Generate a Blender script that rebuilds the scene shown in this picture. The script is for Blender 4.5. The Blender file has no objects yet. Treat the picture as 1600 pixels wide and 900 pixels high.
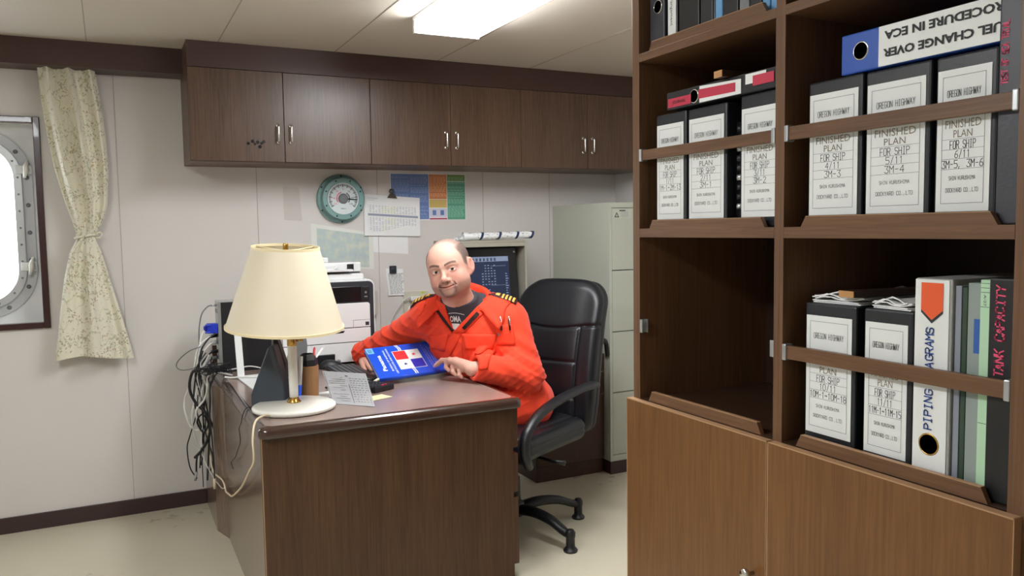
import bpy, math, random
import numpy as np
from mathutils import Vector, Matrix, noise as mnoise
random.seed(7)
SC = bpy.context.scene
COL = SC.collection
# ------------------------------------------------------------------ camera
cam_d = bpy.data.cameras.new('camera'); cam = bpy.data.objects.new('camera', cam_d); COL.objects.link(cam)
def cam_basis(yaw, pitch, roll):
    y, p, r = [math.radians(a) for a in (yaw, pitch, roll)]
    f = Vector((math.sin(y)*math.cos(p), math.cos(y)*math.cos(p), -math.sin(p)))
    r0 = Vector((math.cos(y), -math.sin(y), 0)); u0 = r0.cross(f)
    R = math.cos(r)*r0 + math.sin(r)*u0; U = -math.sin(r)*r0 + math.cos(r)*u0
    return R, U, f
R_, U_, F_ = cam_basis(26.513, 4.240, -0.879)
cam.matrix_world = Matrix(((R_.x, U_.x, -F_.x, 0), (R_.y, U_.y, -F_.y, 0), (R_.z, U_.z, -F_.z, 1.36), (0, 0, 0, 1)))
cam_d.sensor_width = 36.0; cam_d.lens = 1259.6*36/1600; cam_d.clip_start = 0.02
SC.camera = cam
# ------------------------------------------------------------------ view, world, lights
vs = SC.view_settings
vs.view_transform = 'Standard'; vs.look = 'None'; vs.gamma = 1.0; vs.use_curve_mapping = False
vs.exposure = 1.10
W = bpy.data.worlds.new('daylight'); SC.world = W; W.use_nodes = True
W.node_tree.nodes['Background'].inputs[0].default_value = (0.90, 0.96, 1.0, 1)
W.node_tree.nodes['Background'].inputs[1].default_value = 3.0
TUBE = 15.0            # brightness of the fluorescent diffusers
ROOM_Z = 2.22
WALL_Y = 4.27
# ------------------------------------------------------------------ materials
def lin(h):
    if isinstance(h, str):
        h = h.lstrip('#'); c = [int(h[i:i+2], 16)/255 for i in (0, 2, 4)]
        return tuple(x/12.92 if x <= .04045 else ((x+.055)/1.055)**2.4 for x in c)
    return tuple(h)
def nodes_of(name):
    m = bpy.data.materials.new(name); m.use_nodes = True
    nt = m.node_tree; b = nt.nodes['Principled BSDF']
    return m, nt, b
def mat(name, col, rough=.5, metal=0, spec=.5, var=0, vscale=8, bump=0, bscale=200, emit=0, coat=0, alpha=None, trans=0, sheen=0, stretch=(1, 1, 1)):
    m, nt, b = nodes_of(name); c = lin(col)
    b.inputs['Base Color'].default_value = (*c, 1)
    b.inputs['Roughness'].default_value = rough; b.inputs['Metallic'].default_value = metal
    b.inputs['Specular IOR Level'].default_value = spec
    b.inputs['Coat Weight'].default_value = coat
    b.inputs['Sheen Weight'].default_value = sheen
    if trans: b.inputs['Transmission Weight'].default_value = trans
    if alpha is not None: b.inputs['Alpha'].default_value = alpha
    if emit:
        b.inputs['Emission Color'].default_value = (*c, 1); b.inputs['Emission Strength'].default_value = emit
    tc = nt.nodes.new('ShaderNodeTexCoord'); mp = nt.nodes.new('ShaderNodeMapping')
    mp.inputs['Scale'].default_value = stretch
    nt.links.new(tc.outputs['Object'], mp.inputs['Vector'])
    n = nt.nodes.new('ShaderNodeTexNoise'); n.inputs['Scale'].default_value = vscale; n.inputs['Detail'].default_value = 5
    nt.links.new(mp.outputs[0], n.inputs['Vector'])
    v = var or .02
    mix = nt.nodes.new('ShaderNodeMix'); mix.data_type = 'RGBA'; mix.blend_type = 'MIX'
    mix.inputs['A'].default_value = (*[x*(1-v) for x in c], 1); mix.inputs['B'].default_value = (*[min(1, x*(1+v)) for x in c], 1)
    nt.links.new(n.outputs['Fac'], mix.inputs['Factor']); nt.links.new(mix.outputs['Result'], b.inputs['Base Color'])
    if bump:
        n2 = nt.nodes.new('ShaderNodeTexNoise'); n2.inputs['Scale'].default_value = bscale; n2.inputs['Detail'].default_value = 3
        nt.links.new(mp.outputs[0], n2.inputs['Vector'])
        bp = nt.nodes.new('ShaderNodeBump'); bp.inputs['Strength'].default_value = bump; bp.inputs['Distance'].default_value = .002
        nt.links.new(n2.outputs['Fac'], bp.inputs['Height']); nt.links.new(bp.outputs[0], b.inputs['Normal'])
    return m
def wood(name, dark, light, axis='Z', rough=.42, spec=.4, fine=90, bump=.15, contrast=(.30, .72), coat=0.0):
    m, nt, b = nodes_of(name)
    tc = nt.nodes.new('ShaderNodeTexCoord'); mp = nt.nodes.new('ShaderNodeMapping')
    s = [fine]*3; s['XYZ'.index(axis)] = fine*.035
    mp.inputs['Scale'].default_value = s
    nt.links.new(tc.outputs['Object'], mp.inputs['Vector'])
    n = nt.nodes.new('ShaderNodeTexNoise'); n.inputs['Scale'].default_value = 1.6; n.inputs['Detail'].default_value = 6; n.inputs['Roughness'].default_value = .65
    n.inputs['Distortion'].default_value = .6
    nt.links.new(mp.outputs[0], n.inputs['Vector'])
    mp2 = nt.nodes.new('ShaderNodeMapping'); s2 = [7.0]*3; s2['XYZ'.index(axis)] = .5; mp2.inputs['Scale'].default_value = s2
    nt.links.new(tc.outputs['Object'], mp2.inputs['Vector'])
    n2 = nt.nodes.new('ShaderNodeTexNoise'); n2.inputs['Scale'].default_value = 1.5; n2.inputs['Detail'].default_value = 3
    nt.links.new(mp2.outputs[0], n2.inputs['Vector'])
    add = nt.nodes.new('ShaderNodeMath'); add.operation = 'MULTIPLY_ADD'; add.inputs[1].default_value = .72
    m3 = nt.nodes.new('ShaderNodeMath'); m3.operation = 'MULTIPLY'; m3.inputs[1].default_value = .28
    nt.links.new(n2.outputs['Fac'], m3.inputs[0]); nt.links.new(n.outputs['Fac'], add.inputs[0]); nt.links.new(m3.outputs[0], add.inputs[2])
    cr = nt.nodes.new('ShaderNodeValToRGB'); cr.color_ramp.elements[0].position = contrast[0]; cr.color_ramp.elements[1].position = contrast[1]
    cr.color_ramp.elements[0].color = (*lin(dark), 1); cr.color_ramp.elements[1].color = (*lin(light), 1)
    nt.links.new(add.outputs[0], cr.inputs[0]); nt.links.new(cr.outputs[0], b.inputs['Base Color'])
    b.inputs['Roughness'].default_value = rough; b.inputs['Specular IOR Level'].default_value = spec; b.inputs['Coat Weight'].default_value = coat
    b.inputs['Coat Roughness'].default_value = .25
    bp = nt.nodes.new('ShaderNodeBump'); bp.inputs['Strength'].default_value = bump; bp.inputs['Distance'].default_value = .001
    nt.links.new(n.outputs['Fac'], bp.inputs['Height']); nt.links.new(bp.outputs[0], b.inputs['Normal'])
    return m
def emis(name, col, s):
    m, nt, b = nodes_of(name); b.inputs['Base Color'].default_value = (*lin(col), 1)
    b.inputs['Emission Color'].default_value = (*lin(col), 1); b.inputs['Emission Strength'].default_value = s
    return m
def vcol_mat(name, rough=.5, sub=0, spec=.4, bump=.1, bscale=350, sheen=0):
    m, nt, b = nodes_of(name)
    a = nt.nodes.new('ShaderNodeAttribute'); a.attribute_name = 'tint'
    nt.links.new(a.outputs['Color'], b.inputs['Base Color'])
    b.inputs['Roughness'].default_value = rough; b.inputs['Specular IOR Level'].default_value = spec
    b.inputs['Sheen Weight'].default_value = sheen
    if sub:
        b.inputs['Subsurface Weight'].default_value = sub; b.inputs['Subsurface Radius'].default_value = (1, .35, .2); b.inputs['Subsurface Scale'].default_value = .006
    tc = nt.nodes.new('ShaderNodeTexCoord'); n2 = nt.nodes.new('ShaderNodeTexNoise'); n2.inputs['Scale'].default_value = bscale
    nt.links.new(tc.outputs['Object'], n2.inputs['Vector'])
    bp = nt.nodes.new('ShaderNodeBump'); bp.inputs['Strength'].default_value = bump; bp.inputs['Distance'].default_value = .001
    nt.links.new(n2.outputs['Fac'], bp.inputs['Height']); nt.links.new(bp.outputs[0], b.inputs['Normal'])
    return m
M = {}
M['wall'] = mat('wall_panel', '#dbd7d3', .45, var=.03, vscale=1.3, bump=.03, bscale=60)
M['seam'] = mat('panel_seam', '#b3aba3', .6)
M['ceiling'] = mat('ceiling_panel', '#d2cabd', .5, var=.03, vscale=1.5)
M['ceil_seam'] = mat('ceiling_seam', '#a09a8e', .6)
M['floor'] = None
M['base'] = mat('brown_skirting', '#3d2b2b', .4, var=.1)
M['valance'] = mat('brown_laminate', '#452e28', .42, var=.08, vscale=30)
M['cab'] = wood('dark_wood_cabinet', '#3d2a1e', '#69503d', 'Z', .36, coat=.2)
M['cabside'] = wood('dark_wood_side', '#543e32', '#6c5346', 'Z', .38)
M['case'] = wood('bookcase_wood', '#553b28', '#7d5b3f', 'Z', .42)
M['caseh'] = wood('bookcase_wood_horizontal', '#553b28', '#7d5b3f', 'Y', .42)
M['casein'] = wood('bookcase_inner_wood_shaded', '#2a1a12', '#3f2a1d', 'Z', .5)  # darker copy of the case wood, interior shade put into the colour
M['caseinh'] = wood('bookcase_inner_shelf_wood_shaded', '#32221a', '#4a3426', 'Y', .35)  # shelf copy, likewise darkened to carry the interior shade in its colour
M['door'] = wood('golden_brown_door_wood', '#603f20', '#865b30', 'Z', .4, coat=.1)
M['edge'] = mat('pale_edge_band', '#b08a68', .4)
M['desk'] = wood('desk_panel_wood', '#3b2618', '#5c4029', 'Z', .38)
M['deskside'] = wood('desk_side_wood_sheen', '#5a4536', '#7d6756', 'Z', .22, spec=.8, coat=.4)  # lighter than the desk wood: reflected window and wall light put into the colour
M['desktop'] = mat('desk_laminate', '#8d7a72', .22, spec=.6, var=.05, vscale=20)
M['lip'] = mat('desk_edge_brown', '#3d2a22', .22, spec=.6, coat=.4)
M['brownunit'] = wood('low_cabinet_wood', '#38241b', '#523628', 'Z', .45)
M['black'] = mat('black_plastic', '#16171a', .45, var=.1)
M['blackg'] = mat('black_gloss_plastic', '#101114', .2)
M['dgrey'] = mat('dark_grey_plastic', '#2c3036', .45, var=.1)
M['mgrey'] = mat('grey_plastic', '#7b7f82', .5)
M['silver'] = mat('silver_metal', '#b8bcbe', .35, .8, var=.1)
M['chrome'] = mat('chrome', '#d9d8d4', .15, 1)
M['brass'] = mat('brass', '#c09a55', .25, 1)
M['whitep'] = mat('white_plastic', '#e4e6e6', .35)
M['whitee'] = mat('white_enamel', '#e9e8e0', .22, coat=.3)
M['cream'] = mat('cream_cord', '#e2d3b6', .5)
M['paper'] = mat('white_paper', '#eef0f0', .7, var=.03, vscale=40)
M['offwhite'] = mat('label_paper', '#e9edec', .6)
M['ink'] = mat('dark_ink', '#4a4f52', .7)
M['inkl'] = mat('pale_ink', '#9aa0a2', .7)
M['inkd'] = mat('black_ink', '#2e3134', .7)
M['filing'] = mat('beige_grey_metal', '#bcc0b2', .42, var=.02, vscale=3)
M['filingd'] = mat('filing_gap', '#5d5f57', .6)
M['binder'] = mat('black_binder_vinyl', '#23262b', .4, var=.15, vscale=25, bump=.25, bscale=120)
M['binderg'] = mat('charcoal_binder_vinyl', '#3b3d45', .42, var=.1, bump=.2, bscale=150)
M['pink'] = mat('pink_marker', '#e8507a', .6)
M['bluem'] = mat('blue_marker', '#2b4f9e', .6)
M['red'] = mat('red_label', '#c3344e', .55)
M['green'] = mat('pale_green_card', '#b9e0bd', .6)
M['dgreen'] = mat('dark_green_card', '#2f4636', .6)
M['gsleeve'] = mat('grey_plastic_sleeve', '#93a09c', .3)
M['blue'] = mat('blue_cover', '#1c53d8', .3, coat=.2)
M['orange'] = mat('orange_print', '#ee5f2e', .5)
M['leather'] = mat('black_leather', '#14161b', .38, var=.1, vscale=40, bump=.25, bscale=300)
M['nylon'] = mat('black_nylon', '#17181b', .42)
M['kraft'] = wood('brown_cup_wood', '#8c6440', '#ab8258', 'Z', .45)
M['teal'] = mat('teal_enamel', '#7fa5a3', .35, var=.04)
M['metalw'] = mat('painted_window_metal', '#c6c9cc', .4, .1, var=.05)
M['frame'] = mat('dark_red_brown_frame', '#3a1c1c', .25, coat=.3)
M['cableb'] = mat('black_cable', '#15151a', .5)
M['cablew'] = mat('white_cable', '#dcdcd8', .5)
M['cableg'] = mat('grey_cable', '#6e7072', .5)
M['skyblue'] = mat('light_blue_spine', '#6aa6d8', .5)
M['yellow'] = mat('yellow_paper', '#e6dfae', .7)
M['duct'] = mat('pale_grey_duct', '#b5b4ae', .5)
M['hood'] = mat('console_metal', '#a9a698', .5, var=.03)
def glass_mat(name, col, a, rough=.05):
    m, nt, b = nodes_of(name)
    b.inputs['Base Color'].default_value = (*lin(col), 1); b.inputs['Roughness'].default_value = rough; b.inputs['Alpha'].default_value = a
    return m
def floor_mat():
    m = mat('vinyl_floor', '#cfc8b2', .3, spec=.45, var=.05, vscale=2.5, bump=.03, bscale=90)
    nt = m.node_tree; b = nt.nodes['Principled BSDF']
    src = b.inputs['Base Color'].links[0].from_socket
    tc = nt.nodes.new('ShaderNodeTexCoord'); n = nt.nodes.new('ShaderNodeTexNoise'); n.inputs['Scale'].default_value = 22; n.inputs['Detail'].default_value = 7
    n2 = nt.nodes.new('ShaderNodeTexNoise'); n2.inputs['Scale'].default_value = 1.7
    for x in (n, n2): nt.links.new(tc.outputs['Object'], x.inputs['Vector'])
    mu = nt.nodes.new('ShaderNodeMath'); mu.operation = 'MULTIPLY'; nt.links.new(n.outputs['Fac'], mu.inputs[0]); nt.links.new(n2.outputs['Fac'], mu.inputs[1])
    cr = nt.nodes.new('ShaderNodeValToRGB'); cr.color_ramp.elements[0].position = .36; cr.color_ramp.elements[1].position = .42
    nt.links.new(mu.outputs[0], cr.inputs[0])
    mx = nt.nodes.new('ShaderNodeMix'); mx.data_type = 'RGBA'; mx.inputs['B'].default_value = (*lin('#8f897a'), 1)
    sc = nt.nodes.new('ShaderNodeMath'); sc.operation = 'MULTIPLY'; sc.inputs[1].default_value = .6; nt.links.new(cr.outputs[0], sc.inputs[0])
    nt.links.new(src, mx.inputs['A']); nt.links.new(sc.outputs[0], mx.inputs['Factor']); nt.links.new(mx.outputs['Result'], b.inputs['Base Color'])
    return m
M['floor'] = floor_mat()
def curtain_mat():
    m, nt, b = nodes_of('floral_curtain'); N = nt.nodes; Lk = nt.links
    tc = N.new('ShaderNodeTexCoord')
    def ramp(sock, p0, p1, inv=False):
        c = N.new('ShaderNodeValToRGB'); c.color_ramp.elements[0].position = p0; c.color_ramp.elements[1].position = p1
        if inv: c.color_ramp.elements[0].color = (1, 1, 1, 1); c.color_ramp.elements[1].color = (0, 0, 0, 1)
        Lk.new(sock, c.inputs[0]); return c.outputs[0]
    def mul(a, c):
        x = N.new('ShaderNodeMath'); x.operation = 'MULTIPLY'; Lk.new(a, x.inputs[0]); Lk.new(c, x.inputs[1]); return x.outputs[0]
    def leaf(ang, sc, seed):
        mp = N.new('ShaderNodeMapping'); mp.inputs['Rotation'].default_value = (0, math.radians(ang), 0); mp.inputs['Location'].default_value = (seed, 0, seed*.4)
        mp2 = N.new('ShaderNodeMapping'); mp2.inputs['Scale'].default_value = (1, .25, .42)
        Lk.new(tc.outputs['Object'], mp.inputs['Vector']); Lk.new(mp.outputs[0], mp2.inputs['Vector'])
        v = N.new('ShaderNodeTexVoronoi'); v.inputs['Scale'].default_value = sc; Lk.new(mp2.outputs[0], v.inputs['Vector'])
        return ramp(v.outputs['Distance'], .22, .34, True)
    def mask(sc, seed, lo, hi):
        mp = N.new('ShaderNodeMapping'); mp.inputs['Location'].default_value = (seed, 0, seed); mp.inputs['Scale'].default_value = (1, .3, .8); Lk.new(tc.outputs['Object'], mp.inputs['Vector'])
        n = N.new('ShaderNodeTexNoise'); n.inputs['Scale'].default_value = sc; n.inputs['Detail'].default_value = 3; Lk.new(mp.outputs[0], n.inputs['Vector']); return ramp(n.outputs['Fac'], lo, hi)
    mp = N.new('ShaderNodeMapping'); mp.inputs['Scale'].default_value = (1, .3, .6); Lk.new(tc.outputs['Object'], mp.inputs['Vector'])
    nv_ = N.new('ShaderNodeTexNoise'); nv_.inputs['Scale'].default_value = 17; nv_.inputs['Detail'].default_value = 1; Lk.new(mp.outputs[0], nv_.inputs['Vector'])
    sb = N.new('ShaderNodeMath'); sb.operation = 'SUBTRACT'; sb.inputs[1].default_value = .5; Lk.new(nv_.outputs['Fac'], sb.inputs[0])
    ab = N.new('ShaderNodeMath'); ab.operation = 'ABSOLUTE'; Lk.new(sb.outputs[0], ab.inputs[0]); vine = ramp(ab.outputs[0], .004, .012, True)
    lay = [(vine, '#bfbf9f'), (mul(leaf(35, 120, 0), mask(20, 1, .50, .56)), '#9aa184'), (mul(leaf(-40, 110, 3), mask(20, 1.02, .49, .55)), '#a3a68a'), (mul(leaf(80, 130, 7), mask(16, 5, .53, .58)), '#b59d7e'), (mul(leaf(10, 105, 11), mask(16, 5.02, .53, .58)), '#b39a80')]
    prev = None; base = (*lin('#e2deca'), 1)
    for f, col in lay:
        mx = N.new('ShaderNodeMix'); mx.data_type = 'RGBA'; mx.inputs['A'].default_value = base; mx.inputs['B'].default_value = (*lin(col), 1)
        if prev: Lk.new(prev, mx.inputs['A'])
        Lk.new(f, mx.inputs['Factor']); prev = mx.outputs['Result']
    Lk.new(prev, b.inputs['Base Color']); b.inputs['Roughness'].default_value = .55; b.inputs['Sheen Weight'].default_value = .3
    return m
M['curtain'] = curtain_mat()
def shade_mat():
    m, nt, b = nodes_of('cream_lamp_shade')
    b.inputs['Base Color'].default_value = (*lin('#e4dac2'), 1); b.inputs['Roughness'].default_value = .5
    tr = nt.nodes.new('ShaderNodeBsdfTranslucent'); tr.inputs[0].default_value = (*lin('#f1e6c6'), 1)
    mx = nt.nodes.new('ShaderNodeMixShader'); mx.inputs[0].default_value = .15
    out = nt.nodes['Material Output']
    nt.links.new(b.outputs[0], mx.inputs[1]); nt.links.new(tr.outputs[0], mx.inputs[2]); nt.links.new(mx.outputs[0], out.inputs[0])
    return m
M['shade'] = shade_mat()
M['shade_trim'] = mat('shade_trim', '#e9d9b0', .5)
# ------------------------------------------------------------------ mesh builder
class MB:
    def __init__(s): s.v = []; s.f = []; s.m = []; s.T = None
    def _a(s, vs, fs, mi=0):
        o = len(s.v)
        if s.T is not None: vs = [s.T @ Vector(p) for p in vs]
        s.v += [tuple(p) for p in vs]; s.f += [tuple(i+o for i in f) for f in fs]; s.m += [mi]*len(fs); return s
    def box(s, lo, hi, mi=0):
        x0, y0, z0 = lo; x1, y1, z1 = hi
        return s._a([(x0, y0, z0), (x1, y0, z0), (x1, y1, z0), (x0, y1, z0), (x0, y0, z1), (x1, y0, z1), (x1, y1, z1), (x0, y1, z1)],
                    [(0, 3, 2, 1), (4, 5, 6, 7), (0, 1, 5, 4), (1, 2, 6, 5), (2, 3, 7, 6), (3, 0, 4, 7)], mi)
    def obox(s, c, ax, h, mi=0):
        c = Vector(c); a = [Vector(x).normalized()*hh for x, hh in zip(ax, h)]
        vs = [c + sx*a[0] + sy*a[1] + sz*a[2] for sz in (-1, 1) for sx, sy in ((-1, -1), (1, -1), (1, 1), (-1, 1))]
        return s._a(vs, [(0, 3, 2, 1), (4, 5, 6, 7), (0, 1, 5, 4), (1, 2, 6, 5), (2, 3, 7, 6), (3, 0, 4, 7)], mi)
    def quad(s, a, b, c, d, mi=0): return s._a([a, b, c, d], [(0, 1, 2, 3)], mi)
    def prism(s, poly, d, mi=0):
        n = len(poly); d = Vector(d); vs = [Vector(p) for p in poly]; vs = vs + [p + d for p in vs]
        fs = [tuple(reversed(range(n))), tuple(range(n, 2*n))] + [(i, (i+1) % n, n+(i+1) % n, n+i) for i in range(n)]
        return s._a(vs, fs, mi)
    def tube(s, pts, r, n=8, mi=0, caps=True):
        P = [Vector(p) for p in pts]; rs = r if isinstance(r, (list, tuple)) else [r]*len(P)
        vs = []; up = None
        for i, p in enumerate(P):
            t = (P[min(i+1, len(P)-1)] - P[max(i-1, 0)]).normalized()
            if up is None:
                up = Vector((0, 0, 1)) if abs(t.z) < .9 else Vector((1, 0, 0))
            a = t.cross(up)
            if a.length < 1e-5: a = t.orthogonal()
            a.normalize(); up = a.cross(t).normalized()
            for k in range(n):
                an = 2*math.pi*k/n; vs.append(p + rs[i]*(math.cos(an)*a + math.sin(an)*up))
        fs = [(i*n+k, i*n+(k+1) % n, (i+1)*n+(k+1) % n, (i+1)*n+k) for i in range(len(P)-1) for k in range(n)]
        if caps: fs += [tuple(reversed(range(n))), tuple(range((len(P)-1)*n, len(P)*n))]
        return s._a(vs, fs, mi)
    def lathe(s, prof, c, n=32, mi=0, axis=(0, 0, 1), close=False):
        ax = Vector(axis).normalized(); a = ax.orthogonal().normalized(); b = ax.cross(a); c = Vector(c)
        vs = [c + ax*z + r*(math.cos(2*math.pi*k/n)*a + math.sin(2*math.pi*k/n)*b) for r, z in prof for k in range(n)]
        L = len(prof)
        fs = [(i*n+k, i*n+(k+1) % n, ((i+1) % L)*n+(k+1) % n, ((i+1) % L)*n+k) for i in range(L if close else L-1) for k in range(n)]
        if not close:
            if prof[0][0] > 1e-4: fs.append(tuple(reversed(range(n))))
            if prof[-1][0] > 1e-4: fs.append(tuple(range((L-1)*n, L*n)))
        return s._a(vs, fs, mi)
    def grid(s, P, mi=0, thick=None, closeu=False):
        """P[i][j] points; thick = offset vector or None (two sided sheet)"""
        nu = len(P); nv = len(P[0]); vs = [p for row in P for p in row]
        fs = [(i*nv+j, i*nv+j+1, ((i+1) % nu)*nv+j+1, ((i+1) % nu)*nv+j) for i in range(nu if closeu else nu-1) for j in range(nv-1)]
        return s._a(vs, fs, mi)
def curve_pts(pts, sub=6):
    P = [Vector(p) for p in pts]; out = []
    for i in range(len(P)-1):
        a = P[max(i-1, 0)]; b = P[i]; c = P[i+1]; d = P[min(i+2, len(P)-1)]
        for k in range(sub):
            t = k/sub
            out.append(.5*((2*b) + (c-a)*t + (2*a-5*b+4*c-d)*t*t + (3*b-a-3*c+d)*t**3))
    out.append(P[-1]); return out
# ------------------------------------------------------------------ scene objects
def thing(name, label, cat, loc=(0, 0, 0), rz=0, group=None):
    o = bpy.data.objects.new(name, None); COL.objects.link(o); o.empty_display_size = .05
    o.location = loc; o.rotation_euler = (0, 0, rz); o['label'] = label; o['category'] = cat
    if group: o['group'] = group
    return o
def local_inv(o):
    m = Matrix.Identity(4); ch = []
    while o is not None: ch.append(o); o = o.parent
    for x in reversed(ch):
        m = m @ (Matrix.Translation(x.location) @ x.rotation_euler.to_matrix().to_4x4())
    return m.inverted()
def mk(name, mb, mats, parent=None, bevel=0, smooth=False, world=True, label=None, seg=2, subd=0, solid=0, autosm=None):
    """link mesh builder as one object; world=True: coordinates are world coordinates"""
    me = bpy.data.meshes.new(name)
    vs = mb.v
    if parent is not None and world:
        L = local_inv(parent); vs = [L @ Vector(p) for p in vs]
    elif parent is None and world and len(vs):
        c = (np.min(np.array(vs), 0)+np.max(np.array(vs), 0))/2
        c[2] = np.min(np.array(vs), 0)[2]; vs = [tuple(np.array(p)-c) for p in vs]
    me.from_pydata([tuple(p) for p in vs], [], mb.f)
    if not isinstance(mats, (list, tuple)): mats = [mats]
    for m in mats: me.materials.append(m)
    me.polygons.foreach_set('material_index', mb.m)
    if smooth: me.polygons.foreach_set('use_smooth', [True]*len(mb.f))
    me.update()
    o = bpy.data.objects.new(name, me); COL.objects.link(o)
    if parent is not None: o.parent = parent
    elif world and len(vs): o.location = c
    if solid:
        md = o.modifiers.new('solid', 'SOLIDIFY'); md.thickness = solid; md.offset = 0
    if bevel:
        md = o.modifiers.new('bevel', 'BEVEL'); md.width = bevel; md.segments = seg; md.limit_method = 'ANGLE'; md.angle_limit = math.radians(40)
        md.harden_normals = False
    if subd:
        md = o.modifiers.new('sub', 'SUBSURF'); md.levels = subd; md.render_levels = subd
    if autosm:
        me.polygons.foreach_set('use_smooth', [True]*len(mb.f))
        try:
            me.set_sharp_from_angle(angle=math.radians(autosm))
        except Exception: pass
    if label: o['label'] = label
    return o
def tag(o, label, cat, group=None):
    o['label'] = label; o['category'] = cat
    if group: o['group'] = group
    return o
def struct(name, mb, m, **k):
    o = mk(name, mb, m, **k); o['kind'] = 'structure'; return o
def copy_thing(src, loc=None, rz=None, label=None, group=None):
    r = src.copy(); COL.objects.link(r)
    if loc is not None: r.location = loc
    if rz is not None: r.rotation_euler = (0, 0, rz)
    if label: r['label'] = label
    if group: r['group'] = group
    def rec(a, b):
        for ch in list(a.children):
            c = ch.copy(); COL.objects.link(c); c.parent = b; rec(ch, c)
    rec(src, r); return r
# ------------------------------------------------------------------ lettering (Blender's built-in font turned into mesh)
_tc = {}
def glyphs(s, spacing=1.0, bold=0.0, extr=0.0):
    k = (s, spacing, bold)
    if k in _tc: return _tc[k]
    cu = bpy.data.curves.new('txt', 'FONT'); cu.body = s; cu.size = 1; cu.resolution_u = 2; cu.space_character = spacing; cu.offset = bold
    ob = bpy.data.objects.new('txt', cu); COL.objects.link(ob)
    dg = bpy.context.evaluated_depsgraph_get(); me = bpy.data.meshes.new_from_object(ob.evaluated_get(dg))
    v = np.array([tuple(x.co) for x in me.vertices]) if len(me.vertices) else np.zeros((0, 3)); f = [tuple(p.vertices) for p in me.polygons]
    bpy.data.objects.remove(ob); bpy.data.curves.remove(cu); bpy.data.meshes.remove(me)
    _tc[k] = (v, f); return v, f
def text(mb, s, c, ux, uy, h, w=None, mi=0, lift=.0004, spacing=1.0, bold=0.0, align='C'):
    """lettering centred on c; ux reading direction, uy up; h = cap height; w = total width (squeezed to fit)"""
    v, f = glyphs(s, spacing, bold)
    if not len(v): return
    ux = Vector(ux).normalized(); uy = Vector(uy).normalized(); n = ux.cross(uy)
    x0, x1 = v[:, 0].min(), v[:, 0].max(); y0, y1 = v[:, 1].min(), v[:, 1].max()
    sy = h/.7 ; sx = (w/(x1-x0)) if w else sy
    xo = {'C': (x0+x1)/2, 'L': x0, 'R': x1}[align]
    c = Vector(c)
    mb._a([c + ux*((p[0]-xo)*sx) + uy*((p[1]-.35)*sy) + n*lift for p in v], f, mi)

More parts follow.
